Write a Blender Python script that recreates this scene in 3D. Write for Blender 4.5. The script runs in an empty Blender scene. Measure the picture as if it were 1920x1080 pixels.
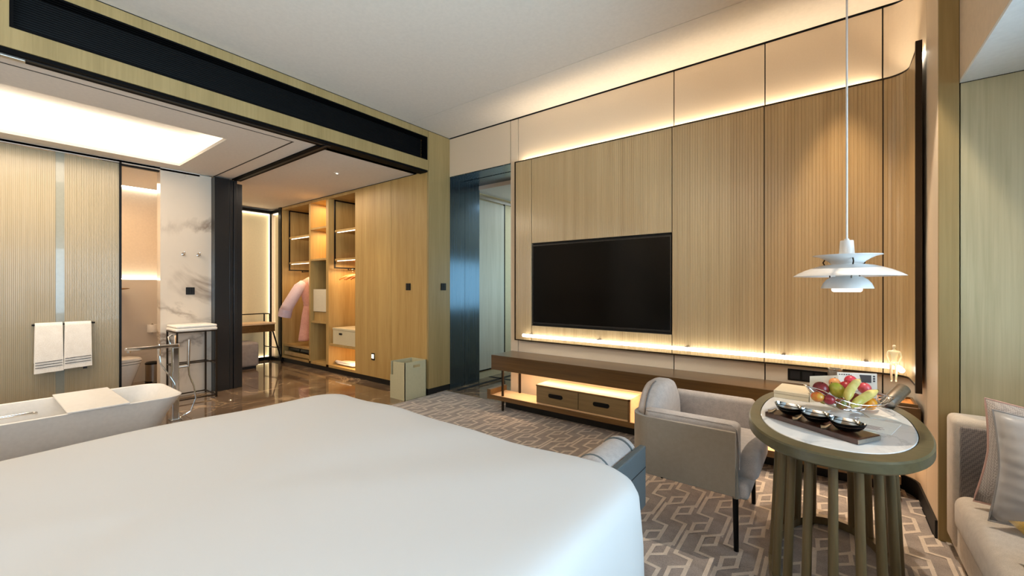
import bpy, bmesh, math, random
from mathutils import Vector, Matrix
random.seed(7)
PI = math.pi
S = bpy.context.scene
C = S.collection
# ------------------------------------------------------------- camera, light, exposure
cd = bpy.data.cameras.new('camera'); cam = bpy.data.objects.new('camera', cd); C.objects.link(cam)
cam.location = (0, 0, 1.27); cam.rotation_euler = (PI/2, 0, math.radians(37.15))
cd.sensor_fit = 'HORIZONTAL'; cd.sensor_width = 36; cd.lens = 14.68; cd.clip_start = .02
S.camera = cam
S.view_settings.view_transform = 'Standard'; S.view_settings.look = 'None'
S.view_settings.gamma = 1; S.view_settings.use_curve_mapping = False
S.view_settings.exposure = 0.0
S.cycles.use_denoising = True
S.cycles.max_bounces = 7; S.cycles.diffuse_bounces = 4; S.cycles.glossy_bounces = 4
S.cycles.transparent_max_bounces = 8; S.cycles.caustics_reflective = False; S.cycles.caustics_refractive = False
S.cycles.sample_clamp_indirect = 6
w = bpy.data.worlds.new('sky'); S.world = w; w.use_nodes = True
bg = w.node_tree.nodes['Background']; bg.inputs[0].default_value = (.50, .78, 1, 1); bg.inputs[1].default_value = 1.2
WARM = (1, .72, .45); PEACH = (1, .80, .60); AMBER = (1, .56, .20); DAY = (.60, .82, 1)
def area(name, loc, size, power, col, rot=(0,0,0), spread=PI):
    l = bpy.data.lights.new(name, 'AREA'); l.shape = 'RECTANGLE'; l.size, l.size_y = size
    l.energy = power; l.color = col; l.spread = spread
    o = bpy.data.objects.new(name, l); C.objects.link(o); o.location = loc; o.rotation_euler = rot
    return o
def spot(name, loc, power, col, deg=60, blend=.5, rot=(0,0,0), r=.02):
    l = bpy.data.lights.new(name, 'SPOT'); l.energy = power; l.color = col; l.spot_size = math.radians(deg)
    l.spot_blend = blend; l.shadow_soft_size = r
    o = bpy.data.objects.new(name, l); C.objects.link(o); o.location = loc; o.rotation_euler = rot
    return o
# daylight outside the big window (faces -x)
area('window_daylight', (2.15, -.5, 1.5), (2.6, 5.2), 420, DAY, (0, PI/2, 0))
area('ground_bounce', (2.3, .2, .15), (1.2, 5.2), 650, (.58,.84,1), (0, math.radians(140), 0))
# bedroom lamp and added ceiling fill, lamps in the bathroom, dressing area and hall
area('bedroom_lamp', (-1.6, -1.6, 3.05), (2.6, 1.6), 6, PEACH)
area('ceiling_fill', (-1.5, -2.6, 2.0), (2.4, .8), 110, (1,.87,.74), (PI, 0, 0))  # unseen lamp added behind the camera to brighten the ceiling
area('panel_top_glow', (-1.2, 3.684, 2.622), (2.9, .012), 10, (1,.78,.52), (PI, 0, 0))
area('panel_end_glow', (.433, 3.42, 2.622), (.012, .22), .9, (1,.78,.52), (PI, 0, 0))
area('bath_lamp', (-5.1, .2, 2.60), (1.2, 1.4), 38, PEACH)
area('toilet_lamp', (-6.8, .9, 2.55), (.5, .8), 15, WARM)
area('dressing_lamp', (-6.2, 2.75, 2.64), (2.6, .7), 26, PEACH)
area('reveal_reflection_fill', (-2.83, 5.2, 1.32), (.75, 1.7), 9, (.50,.82,1), (0, PI/2, 0))  # unseen source added to give the metal reveal its cyan reflection
area('hall_lamp', (-3.3, 5.5, 2.58), (.6, 1.0), 9, (.70, .88, 1))
spot('downlight_beam', (.07, 3.40, 3.10), 150, WARM, 44, .8)
spot('table_beam', (.16, 2.72, 3.10), 170, (1, .84, .66), 46, .25)
spot('dressing_beam', (-4.76, 2.76, 2.64), 18, WARM, 80, .6)

# ------------------------------------------------------------- object helpers
ORG = {}
def org(o): return ORG.get(o.name, Vector((0,0,0))) if o else Vector((0,0,0))
class MB:
    def __init__(s): s.v = []; s.f = []
    def add(s, vs, fs):
        n = len(s.v); s.v += [Vector(p) for p in vs]; s.f += [tuple(i+n for i in f) for f in fs]; return s
    def box(s, x0, x1, y0, y1, z0, z1):
        return s.add([(x0,y0,z0),(x1,y0,z0),(x1,y1,z0),(x0,y1,z0),(x0,y0,z1),(x1,y0,z1),(x1,y1,z1),(x0,y1,z1)],
            [(0,3,2,1),(4,5,6,7),(0,1,5,4),(1,2,6,5),(2,3,7,6),(3,0,4,7)])
    def prism(s, pts, z0, z1):
        n = len(pts)
        return s.add([(p[0],p[1],z0) for p in pts]+[(p[0],p[1],z1) for p in pts],
            [tuple(range(n))[::-1], tuple(range(n,2*n))]+[(i,(i+1)%n,n+(i+1)%n,n+i) for i in range(n)])
    def ribbon(s, path, t, z0, z1):          # wall following a path, thickness t to the right of travel
        a = offset(path, 0); b = offset(path, t); n = len(path)
        vs = [(p[0],p[1],z0) for p in a]+[(p[0],p[1],z1) for p in a]+[(p[0],p[1],z0) for p in b]+[(p[0],p[1],z1) for p in b]
        fs = []
        for i in range(n-1):
            fs += [(i,i+1,n+i+1,n+i),(2*n+i+1,2*n+i,3*n+i,3*n+i+1),(n+i,n+i+1,3*n+i+1,3*n+i),(i+1,i,2*n+i,2*n+i+1)]
        fs += [(0,n,3*n,2*n),(n-1,3*n-1,4*n-1,2*n-1)]
        return s.add(vs, fs)
    def loft(s, rings, cap=True, closed=True):
        n = len(rings[0]); vs = [p for r in rings for p in r]; fs = []
        for k in range(len(rings)-1):
            for i in range(n if closed else n-1):
                j = (i+1) % n; fs.append((k*n+i, k*n+j, (k+1)*n+j, (k+1)*n+i))
        if cap: fs += [tuple(range(n))[::-1], tuple(range((len(rings)-1)*n, len(rings)*n))]
        return s.add(vs, fs)
    def lathe(s, prof, c=(0,0,0), n=32, cap=False):
        return s.loft([[(c[0]+r*math.cos(2*PI*i/n), c[1]+r*math.sin(2*PI*i/n), c[2]+z) for i in range(n)] for r, z in prof], cap)
    def tube(s, pts, r, n=8, closed=False):
        pts = [Vector(p) for p in pts]; rs = r if isinstance(r, (list, tuple)) else [r]*len(pts); rings = []
        up = None; m = len(pts)
        for i, p in enumerate(pts):
            if closed: d = pts[(i+1)%m]-pts[i-1]
            else: d = (pts[min(i+1,m-1)]-pts[max(i-1,0)])
            d.normalize()
            if up is None: up = Vector((0,0,1)) if abs(d.z) < .9 else Vector((1,0,0))
            a = d.cross(up); a.normalize(); b = a.cross(d); b.normalize(); up = b
            rings.append([p + a*math.cos(2*PI*k/n)*rs[i] + b*math.sin(2*PI*k/n)*rs[i] for k in range(n)])
        if closed: rings.append(rings[0]); return s.loft(rings, False)
        return s.loft(rings, True)
    def ell(s, c, r, n=16, m=10, rot=None):
        rings = []
        for k in range(m+1):
            a = -PI/2 + PI*k/m; q = []
            for i in range(n):
                p = Vector((r[0]*max(math.cos(a),1e-3)*math.cos(2*PI*i/n), r[1]*max(math.cos(a),1e-3)*math.sin(2*PI*i/n), r[2]*math.sin(a)))
                if rot: p = rot @ p
                q.append(p+Vector(c))
            rings.append(q)
        return s.loft(rings, True)
    def tf(s, M, start=0):
        for i in range(start, len(s.v)): s.v[i] = M @ s.v[i]
        return s
def offset(path, t):
    out = []; n = len(path)
    for i, p in enumerate(path):
        a = Vector(path[max(i-1,0)][:2]); b = Vector(path[min(i+1,n-1)][:2]); d = (b-a).normalized()
        out.append((p[0]+d.y*t, p[1]-d.x*t))
    return out
def arc(cx, cy, r, a0, a1, n=8):
    return [(cx+r*math.cos(math.radians(a0+(a1-a0)*i/n)), cy+r*math.sin(math.radians(a0+(a1-a0)*i/n))) for i in range(n+1)]
def rrect(x0, x1, y0, y1, r, n=6):
    return arc(x1-r,y1-r,r,0,90,n)+arc(x0+r,y1-r,r,90,180,n)+arc(x0+r,y0+r,r,180,270,n)+arc(x1-r,y0+r,r,270,360,n)
def soft(r):        # rounding of all sharp edges through a modifier
    def f(o):
        m = o.modifiers.new('round', 'BEVEL'); m.width = r[0]; m.segments = r[1]; m.limit_method = 'ANGLE'; m.angle_limit = math.radians(40)
    return f
def obj(name, mb, mat, parent=None, smooth=False, bevel=None, seg=2, recalc=True, **props):
    o0 = org(parent)
    me = bpy.data.meshes.new(name); me.from_pydata([tuple(v-o0) for v in mb.v], [], mb.f)
    bm = bmesh.new(); bm.from_mesh(me); recalc and bmesh.ops.recalc_face_normals(bm, faces=bm.faces)
    if bevel:
        es = [e for e in bm.edges if len(e.link_faces) == 2 and e.calc_face_angle(0) > .6]
        bmesh.ops.bevel(bm, geom=es, offset=bevel, segments=seg, profile=.5, affect='EDGES', clamp_overlap=True)
    bm.to_mesh(me); bm.free()
    me.materials.append(mat)
    if smooth:
        me.polygons.foreach_set('use_smooth', [True]*len(me.polygons))
        if smooth != 'all':
            me.set_sharp_from_angle(angle=math.radians(smooth if smooth is not True else 38))
    o = bpy.data.objects.new(name, me); C.objects.link(o)
    if parent: o.parent = parent
    ORG[o.name] = o0
    for k, v in props.items(): o[k] = v
    return o
def tag(o, label, cat, group=None, kind=None):
    o['label'] = label; o['category'] = cat
    if group: o['group'] = group
    if kind: o['kind'] = kind
    return o
def thing(name, loc, label, cat, group=None):
    o = bpy.data.objects.new(name, None); C.objects.link(o); o.location = loc; o.empty_display_size = .1
    ORG[o.name] = Vector(loc); tag(o, label, cat, group); return o
def struct(name, mb, mat, parent=None, **k):
    o = obj(name, mb, mat, parent, **k)
    if not parent: o['kind'] = 'structure'
    return o
def sroot(name):
    o = bpy.data.objects.new(name, None); C.objects.link(o); o['kind'] = 'structure'; return o
def dup(root, delta, label=None, rotz=None):
    r = root.copy(); C.objects.link(r); r.location = Vector(root.location)+Vector(delta)
    if label: r['label'] = label
    if rotz is not None: r.rotation_euler = (0,0,rotz)
    for ch in list(root.children):
        c = ch.copy(); C.objects.link(c); c.parent = r
        for g in list(ch.children):
            d = g.copy(); C.objects.link(d); d.parent = c
    return r
def B(*a): return MB().box(*a)

# ------------------------------------------------------------- materials
def lin(c):
    f = lambda v: v/12.92 if v <= .04045 else ((v+.055)/1.055)**2.4
    return (f(c[0]/255), f(c[1]/255), f(c[2]/255), 1)
class Mat:
    def __init__(s, name):
        s.m = bpy.data.materials.new(name); s.m.use_nodes = True; s.t = s.m.node_tree
        s.b = s.t.nodes['Principled BSDF']
    def n(s, typ, **k):
        q = s.t.nodes.new(typ)
        for a, v in k.items():
            if a in q.inputs: q.inputs[a].default_value = v
            else: setattr(q, a, v)
        return q
    def l(s, a, b): s.t.links.new(a, b)
    def coord(s, scale=(1,1,1), rot=(0,0,0), kind='Object'):
        c = s.n('ShaderNodeTexCoord'); m = s.n('ShaderNodeMapping'); m.inputs['Scale'].default_value = scale; m.inputs['Rotation'].default_value = rot
        if kind == 'World':
            g = s.n('ShaderNodeNewGeometry'); s.l(g.outputs['Position'], m.inputs[0])
        else: s.l(c.outputs[kind], m.inputs[0])
        return m.outputs[0]
    def ramp(s, fac, stops):
        r = s.n('ShaderNodeValToRGB'); e = r.color_ramp.elements
        while len(e) < len(stops): e.new(.5)
        for el, (p, c) in zip(e, stops): el.position = p; el.color = c
        s.l(fac, r.inputs[0]); return r.outputs[0]
    def bump(s, h, strength, dist=.002):
        b = s.n('ShaderNodeBump'); b.inputs['Strength'].default_value = strength; b.inputs['Distance'].default_value = dist
        s.l(h, b.inputs['Height']); s.l(b.outputs[0], s.b.inputs['Normal'])
    def set(s, **k):
        for a, v in k.items(): s.b.inputs[a.replace('_', ' ')].default_value = v
        return s
def plain(name, rgb, rough=.5, metal=0, coat=0, noise=0, nscale=40, sheen=0):
    q = Mat(name); c = lin(rgb); q.set(Base_Color=c, Roughness=rough, Metallic=metal, Coat_Weight=coat, Sheen_Weight=sheen)
    t = q.n('ShaderNodeTexNoise'); t.inputs['Scale'].default_value = nscale; t.inputs['Detail'].default_value = 3
    q.l(q.coord(), t.inputs['Vector'])
    k = .94 if not noise else 1-noise
    q.l(q.ramp(t.outputs['Fac'], [(.3, (c[0]*k, c[1]*k, c[2]*k, 1)), (.7, c)]), q.b.inputs['Base Color'])
    return q.m
def wood(name, a, b, scale=(60,60,2.2), rough=.45, coat=0, rot=(0,0,0), bump=.15, kind='World'):
    q = Mat(name); q.set(Roughness=rough, Coat_Weight=coat, Coat_Roughness=.15)
    v = q.coord(scale, rot, kind)
    t = q.n('ShaderNodeTexNoise'); t.inputs['Scale'].default_value = 1; t.inputs['Detail'].default_value = 6; t.inputs['Roughness'].default_value = .6; t.inputs['Distortion'].default_value = .4
    q.l(v, t.inputs['Vector'])
    t2 = q.n('ShaderNodeTexNoise'); t2.inputs['Scale'].default_value = .12; t2.inputs['Detail'].default_value = 2; q.l(v, t2.inputs['Vector'])
    mx = q.n('ShaderNodeMath', operation='ADD'); q.l(t.outputs['Fac'], mx.inputs[0]); q.l(t2.outputs['Fac'], mx.inputs[1])
    hf = q.n('ShaderNodeMath', operation='MULTIPLY'); hf.inputs[1].default_value = .5; q.l(mx.outputs[0], hf.inputs[0])
    q.l(q.ramp(hf.outputs[0], [(.34, lin(a)), (.62, lin(b))]), q.b.inputs['Base Color'])
    q.bump(t.outputs['Fac'], bump, .001)
    return q.m
def fabric(name, a, b, scale=260, rough=.9, bump=.5, world=False):
    q = Mat(name); q.set(Roughness=rough, Sheen_Weight=.25)
    v = q.coord((1,1,1), kind='World' if world else 'Object')
    w1 = q.n('ShaderNodeTexNoise'); w1.inputs['Scale'].default_value = scale; w1.inputs['Detail'].default_value = 2; q.l(v, w1.inputs['Vector'])
    w2 = q.n('ShaderNodeTexNoise'); w2.inputs['Scale'].default_value = scale/12; q.l(v, w2.inputs['Vector'])
    m = q.n('ShaderNodeMix'); m.data_type = 'FLOAT'; m.inputs[0].default_value = .35; q.l(w1.outputs['Fac'], m.inputs[2]); q.l(w2.outputs['Fac'], m.inputs[3])
    q.l(q.ramp(m.outputs[0], [(.4, lin(a)), (.6, lin(b))]), q.b.inputs['Base Color'])
    q.bump(w1.outputs['Fac'], bump, .001)
    return q.m
def weave(name, a, b, scale=190):
    q = Mat(name); q.set(Roughness=.9, Sheen_Weight=.2)
    v = q.coord((scale,scale,scale), (.3,.5,.78))
    c = q.n('ShaderNodeTexChecker', Scale=1.0); c.inputs['Color1'].default_value = lin(a); c.inputs['Color2'].default_value = lin(b); q.l(v, c.inputs['Vector'])
    q.l(c.outputs['Color'], q.b.inputs['Base Color']); q.bump(c.outputs['Fac'], .5, .001)
    return q.m
def marble(name, base, vein, vscale=1.1, rough=.12, width=.035, dark=None, seed=0):
    q = Mat(name); q.set(Roughness=rough, Coat_Weight=.3, Coat_Roughness=.05)
    v = q.coord((1,1,1), (.3+seed,.5,.6+seed), 'World')
    n1 = q.n('ShaderNodeTexNoise'); n1.inputs['Scale'].default_value = vscale; n1.inputs['Detail'].default_value = 7; n1.inputs['Distortion'].default_value = 1.3; n1.inputs['Roughness'].default_value = .55
    q.l(v, n1.inputs['Vector'])
    s1 = q.n('ShaderNodeMath', operation='SUBTRACT'); s1.inputs[1].default_value = .5; q.l(n1.outputs['Fac'], s1.inputs[0])
    a1 = q.n('ShaderNodeMath', operation='ABSOLUTE'); q.l(s1.outputs[0], a1.inputs[0])
    veinf = q.ramp(a1.outputs[0], [(0, (1,1,1,1)), (width, (0,0,0,1))])
    n2 = q.n('ShaderNodeTexNoise'); n2.inputs['Scale'].default_value = vscale*1.7; n2.inputs['Detail'].default_value = 4; q.l(v, n2.inputs['Vector'])
    msk = q.ramp(n2.outputs['Fac'], [(.45, (0,0,0,1)), (.62, (1,1,1,1))])
    mm = q.n('ShaderNodeMath', operation='MULTIPLY'); q.l(veinf, mm.inputs[0]); q.l(msk, mm.inputs[1])
    basec = q.ramp(n2.outputs['Fac'], [(.3, lin(dark or tuple(int(c*.95) for c in base))), (.7, lin(base))])
    mx = q.n('ShaderNodeMix'); mx.data_type = 'RGBA'; q.l(mm.outputs[0], mx.inputs[0]); q.l(basec, mx.inputs[6]); mx.inputs[7].default_value = lin(vein)
    q.l(mx.outputs[2], q.b.inputs['Base Color'])
    return q.m
def glow(name, col, strength):
    m = bpy.data.materials.new(name); m.use_nodes = True; t = m.node_tree; t.nodes.clear()
    e = t.nodes.new('ShaderNodeEmission'); o = t.nodes.new('ShaderNodeOutputMaterial')
    e.inputs[0].default_value = (*col, 1); e.inputs[1].default_value = strength; t.links.new(e.outputs[0], o.inputs[0])
    return m
def glass(name, col=(1,1,1,1), fac=.12, rough=.02):      # thin pane: mostly see-through, with a reflection
    m = bpy.data.materials.new(name); m.use_nodes = True; t = m.node_tree; t.nodes.clear()
    a = t.nodes.new('ShaderNodeBsdfTransparent'); a.inputs[0].default_value = col
    g = t.nodes.new('ShaderNodeBsdfGlossy'); g.inputs['Roughness'].default_value = rough
    f = t.nodes.new('ShaderNodeFresnel'); f.inputs[0].default_value = 1.45
    mt = t.nodes.new('ShaderNodeMath'); mt.operation = 'ADD'; mt.inputs[1].default_value = fac*.3; t.links.new(f.outputs[0], mt.inputs[0])
    x = t.nodes.new('ShaderNodeMixShader'); o = t.nodes.new('ShaderNodeOutputMaterial')
    t.links.new(mt.outputs[0], x.inputs[0]); t.links.new(a.outputs[0], x.inputs[1]); t.links.new(g.outputs[0], x.inputs[2]); t.links.new(x.outputs[0], o.inputs[0])
    return m
M = dict(railglow=glow('rail_glow', (1,.95,.84), 7), louvre=plain('grille_black', (6,6,7), .7),
 ceil=plain('ceiling_paint', (222,214,204), .8), wallpaint=plain('wall_paint', (225,208,186), .8),
 leather=plain('wall_leather', (224,206,182), .55, noise=.03, nscale=90),
 wood=wood('pale_oak', (142,122,78), (164,142,96)), woodh=wood('pale_oak_cabinet', (164,131,74), (192,161,102)),
 woodg=wood('grey_oak_wall', (168,158,124), (192,182,148), scale=(70,70,2), bump=.4),
 flute=wood('reeded_bronze_oak', (178,150,108), (204,178,134), scale=(140,140,1.6), rough=.3, coat=.45, bump=.1),
 console=wood('walnut_brown', (76,52,22), (106,76,38), scale=(2,50,50), rough=.28, coat=.3),
 shelf=wood('light_shelf_oak', (214,180,138), (232,200,160), scale=(2.4,50,50), rough=.4),
 drawer=wood('drawer_olive_wood', (104,84,52), (126,104,68), scale=(2.4,60,60), rough=.45),
 table=wood('table_olive_ash', (74,70,48), (100,94,68), scale=(4,40,40), rough=.35, coat=.2),
 leg=wood('table_leg_ash', (84,72,46), (112,96,66), scale=(60,60,3), rough=.4),
 black=plain('black_metal', (14,14,15), .35, .6), blackmat=plain('matt_black', (9,9,10), .6), bronze=plain('dark_bronze', (52,40,28), .35, .7),
 reveal=None, chrome=plain('chrome', (225,225,225), .08, 1), steel=plain('brushed_steel', (178,172,164), .36, 1, noise=.15, nscale=120),
 screen=plain('tv_glass', (2,2,2), .15, 0, 0), tvframe=plain('tv_bezel', (16,16,17), .3),
 white=plain('white_ceramic', (236,230,220), .15, 0, .4), tub=plain('matt_white_stone', (232,230,226), .3),
 duvet=None, towel=fabric('white_towelling', (236,230,220), (248,244,236), 160, bump=.8),
 grey=fabric('light_grey_upholstery', (168,160,156), (190,182,176), 420), taupe=fabric('taupe_shell_cloth', (138,128,114), (146,136,122), 600, bump=.15),
 sofa=fabric('cream_grey_upholstery', (186,176,164), (204,194,182), 420), sofaw=weave('dark_grey_basket_weave', (104,98,98), (140,132,128)),
 cushw=weave('grey_basket_weave', (150,142,138), (186,178,172)), satin=None,
 mustard=fabric('mustard_cloth', (150,116,16), (182,144,30), 200),
 bluegrey=plain('blue_grey_leather', (92,102,106), .42), ledmat=glow('led_warm_white', (1,.90,.72), 16),
 ledamber=glow('led_amber', (1,.60,.24), 9), ledpanel=glow('led_cream', (1,.83,.58), 5), marble=marble('white_marble', (226,214,198), (150,134,120), .75, .15, .05, seed=.3),
 marblet=marble('table_white_marble', (228,230,230), (196,198,200), 3.2, .06, .03), marblef=None,
 leatherlight=plain('cream_cardboard', (216,204,178), .6), paper=plain('white_paper', (232,228,220), .6), stone=plain('hamper_cream', (190,184,150), .55),
 bronzecup=plain('bronze_gold', (160,120,60), .3, .9), spoon=plain('aged_steel_spoon', (140,126,104), .3, .8), bowlin=plain('polished_bowl', (215,215,212), .1, 1), pane=glass('clear_glass'), robe=fabric('pink_robe_cloth', (222,160,140), (240,182,160), 120, bump=.4),
 robelight=fabric('pale_pink_cuff', (226,196,196), (240,214,212), 120), hangw=plain('orange_wood', (206,120,50), .4),
 niche=plain('cream_back_panel', (214,200,164), .7), pouf=fabric('grey_pouf_cloth', (150,140,134), (168,158,150), 300),
)
q = Mat('blue_reflection_metal'); q.set(Base_Color=lin((96,116,132)), Metallic=.95, Roughness=.24)  # blue of the cool reflections is put into the base colour
v = q.coord((90,90,1.2), kind='World'); t = q.n('ShaderNodeTexNoise'); t.inputs['Scale'].default_value = 1; q.l(v, t.inputs['Vector'])
q.l(q.ramp(t.outputs['Fac'], [(.3, (.20,.20,.20,1)), (.7, (.29,.29,.29,1))]), q.b.inputs['Roughness']); M['reveal'] = q.m
q = Mat('white_duvet_cotton'); q.set(Base_Color=lin((214,213,211)), Roughness=.85, Sheen_Weight=.15)
t = q.n('ShaderNodeTexNoise'); t.inputs['Scale'].default_value = 3; t.inputs['Detail'].default_value = 3; q.l(q.coord(), t.inputs['Vector']); q.bump(t.outputs['Fac'], .12, .01); M['duvet'] = q.m
M['screen'].node_tree.nodes['Principled BSDF'].inputs['Specular IOR Level'].default_value = .15
M['louvre'].node_tree.nodes['Principled BSDF'].inputs['Specular IOR Level'].default_value = .1
M['marblef'] = marble('brown_marble', (132,112,92), (186,162,132), 1.5, .06, .03, dark=(84,68,54), seed=.9)
q = Mat('grey_satin'); q.set(Base_Color=lin((168,164,162)), Roughness=.38, Sheen_Weight=.5)
t = q.n('ShaderNodeTexWave'); t.bands_direction = 'Z'; t.inputs['Scale'].default_value = 7; t.inputs['Distortion'].default_value = 1.2; t.inputs['Detail Scale'].default_value = 3; q.l(q.coord(), t.inputs['Vector']); q.bump(t.outputs['Fac'], .35, .004); M['satin'] = q.m
# reeded, sand-coloured laminated glass
q = Mat('reeded_glass'); q.set(Base_Color=lin((206,188,152)), Roughness=.25, Coat_Weight=.1, Coat_Roughness=.05)
v = q.coord((1,60,1.2), kind='World'); t = q.n('ShaderNodeTexNoise'); t.inputs['Scale'].default_value = 1; t.inputs['Detail'].default_value = 4; q.l(v, t.inputs['Vector'])
q.l(q.ramp(t.outputs['Fac'], [(.3, lin((158,146,119))), (.7, lin((168,156,131)))]), q.b.inputs['Base Color']); M['reed'] = q.m
# carpet pile
q = Mat('carpet_pile'); q.set(Roughness=.95, Sheen_Weight=.2)
v = q.coord(kind='World'); t = q.n('ShaderNodeTexNoise'); t.inputs['Scale'].default_value = 220; t.inputs['Detail'].default_value = 2; q.l(v, t.inputs['Vector'])
t2 = q.n('ShaderNodeTexNoise'); t2.inputs['Scale'].default_value = 14; t2.inputs['Detail'].default_value = 4; q.l(v, t2.inputs['Vector'])
ad = q.n('ShaderNodeMath', operation='ADD'); q.l(t.outputs['Fac'], ad.inputs[0]); q.l(t2.outputs['Fac'], ad.inputs[1])
h = q.n('ShaderNodeMath', operation='MULTIPLY'); h.inputs[1].default_value = .5; q.l(ad.outputs[0], h.inputs[0])
q.l(q.ramp(h.outputs[0], [(.4, lin((128,120,116))), (.62, lin((156,146,140)))]), q.b.inputs['Base Color']); q.bump(t.outputs['Fac'], .8, .003); M['carpet'] = q.m
M['carpet2'] = fabric('carpet_line_pile', (184,172,160), (206,194,182), 220, .95, .8, world=True)
# ============================================================= SETTING
BACK, WIN = -3.6, 1.5
# floor of brown marble tiles
fl = struct('floor', B(-8.2, WIN+.1, BACK-.1, 6.6, -.12, -.014), M['blackmat'])
ts = .898
m0 = None
for ix in range(6):
    for iy in range(9):
        x0 = -8.10+ix*.9; y0 = -1.35+iy*.9
        if y0 > 3.5 and ix < 4: continue
        mb = B(0, ts, 0, ts, -.013, 0)
        if m0 is None: o = obj('tile', mb, M['marblef'], fl, bevel=.001, seg=1); m0 = o.data
        else: o = bpy.data.objects.new('tile', m0); C.objects.link(o); o.parent = fl
        o.location = (x0, y0, 0)
for y in (4.55, 5.9):
    obj('border_strip', B(-3.87, -2.84, y, y+.06, 0, .002), M['blackmat'], fl)
obj('border_strip', B(-3.70, -3.64, 3.72, 5.9, 0, .002), M['blackmat'], fl)
# bedroom carpet with raised line pattern
cp = tag(obj('carpet', MB().prism([(-3.75, BACK), (WIN-.005, BACK), (WIN-.005, 2.950), (.425, 2.950), (.425, 3.44), (.26, 3.585), (-3.75, 3.60)], 0, .008), M['carpet']), 'grey brown carpet with a woven hexagon line pattern covering the bedroom floor', 'carpet')
fr = MB()
def seg2(mb, a, b, w, z0, z1):
    a = Vector(a); b = Vector(b); d = (b-a)
    if d.length < 1e-5: return
    d.normalize(); n = Vector((-d.y, d.x))*w/2; a = a-d*w*.45; b = b+d*w*.45
    z1 = .0086+.00003*(len(mb.v)//4 % 37)
    mb.add([(a.x+n.x,a.y+n.y,z1),(a.x-n.x,a.y-n.y,z1),(b.x-n.x,b.y-n.y,z1),(b.x+n.x,b.y+n.y,z1)], [(0,1,2,3)])
half = [[(.075,-.232),(.075,-.008),(.004,.0),(.002,.150),(.062,.208)], [(.075,.225),(.062,.208),(.066,.112),(.003,.060)]]
for ix in range(-21, 9):
    for iy in range(-2, 9):
        ox = -.684+ix*.176; oy = 2.346+(iy-5)*.44+(.22 if ix % 2 else 0)
        for pl in half:
            for a, b in zip(pl, pl[1:]):
                for mir in (0, 1):
                    p, r = (a, b) if not mir else ((.178-a[0], .14-a[1]), (.178-b[0], .14-b[1]))
                    p = (p[0]+ox, p[1]+oy); r = (r[0]+ox, r[1]+oy)
                    if max(p[0], r[0]) > .6 or min(p[0], r[0]) < -3.74 or max(p[1], r[1]) > 3.59: continue
                    seg2(fr, p, r, .018, .008, .0092)
obj('line_pattern', fr, M['carpet2'], cp, recalc=False, kind='stuff')
# main ceiling: two boards with a fine joint
ce = struct('ceiling', B(-4.0, WIN+.1, BACK-.1, 3.85, 3.165, 3.25), M['blackmat'])
obj('ceiling_board', B(-3.784, WIN, BACK, 3.078, 3.14, 3.165), M['ceil'], ce)
obj('ceiling_board', B(-3.784, .440, 3.082, 3.688, 3.14, 3.165), M['ceil'], ce)
# the walls
wood_, BK = M['wood'], M['blackmat']
# beam with air grille over the bathroom front
wl = sroot('wall_left')
obj('beam_panel', B(-3.92, -3.784, -3.6, 3.349, 2.665, 2.785), wood_, wl)
obj('beam_panel', B(-3.92, -3.784, -3.6, 3.349, 3.056, 3.134), wood_, wl)
obj('beam_panel', B(-3.92, -3.784, 3.334, 3.349, 2.785, 3.056), wood_, wl)
obj('beam_panel', B(-3.92, -3.784, -3.6, .169, 2.785, 3.056), wood_, wl)
obj('beam_core', B(-4.05, -3.90, -3.6, 3.70, 2.665, 3.165), BK, wl)
obj('beam_shadow_gap', B(-3.90, -3.800, -3.6, 3.70, 3.134, 3.165), BK, wl)
obj('pilaster', B(-4.00, -3.784, 3.353, 3.705, .07, 3.134), wood_, wl)
obj('kick_strip', B(-4.00, -3.792, 3.353, 3.705, 0, .07), BK, wl)
obj('solid_wall', B(-3.92, -3.784, BACK, -1.3, 0, 2.665), M['wallpaint'], wl)
gr = thing('air_grille', (-3.80, 1.75, 2.785), 'long black linear air grille set in the pale oak beam over the bathroom', 'air grille')
g = MB()
g.box(-3.87, -3.780, .169, .185, 2.785, 3.056).box(-3.87, -3.780, 3.318, 3.334, 2.785, 3.056).box(-3.87, -3.780, .185, 3.318, 2.785, 2.797).box(-3.87, -3.780, .185, 3.318, 3.044, 3.056)
obj('frame', g, M['louvre'], gr)
for i in range(17):
    z = 2.805+i*.0142
    obj('louvre', MB().add([(-3.788,.186,z),(-3.788,3.317,z),(-3.812,3.317,z+.008),(-3.812,.186,z+.008),(-3.788,.186,z+.0025),(-3.788,3.317,z+.0025),(-3.812,3.317,z+.0105),(-3.812,.186,z+.0105)],
        [(0,3,2,1),(4,5,6,7),(0,1,5,4),(1,2,6,5),(2,3,7,6),(3,0,4,7)]), M['louvre'], gr)
# sliding door track, L-shaped
tr = struct('trim_1', B(-3.915, -3.792, -1.3, 3.34, 2.642, 2.664).box(-6.0, -3.915, 2.065, 2.165, 2.632, 2.655), M['louvre'])
obj('track_groove', B(-3.865, -3.835, -1.3, 2.165, 2.638, 2.642).box(-5.95, -3.83, 2.10, 2.13, 2.628, 2.632), BK, tr)
obj('track_roller', B(-3.872, -3.83, .0, .235, 2.625, 2.641), M['steel'], tr, bevel=.004)
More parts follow.
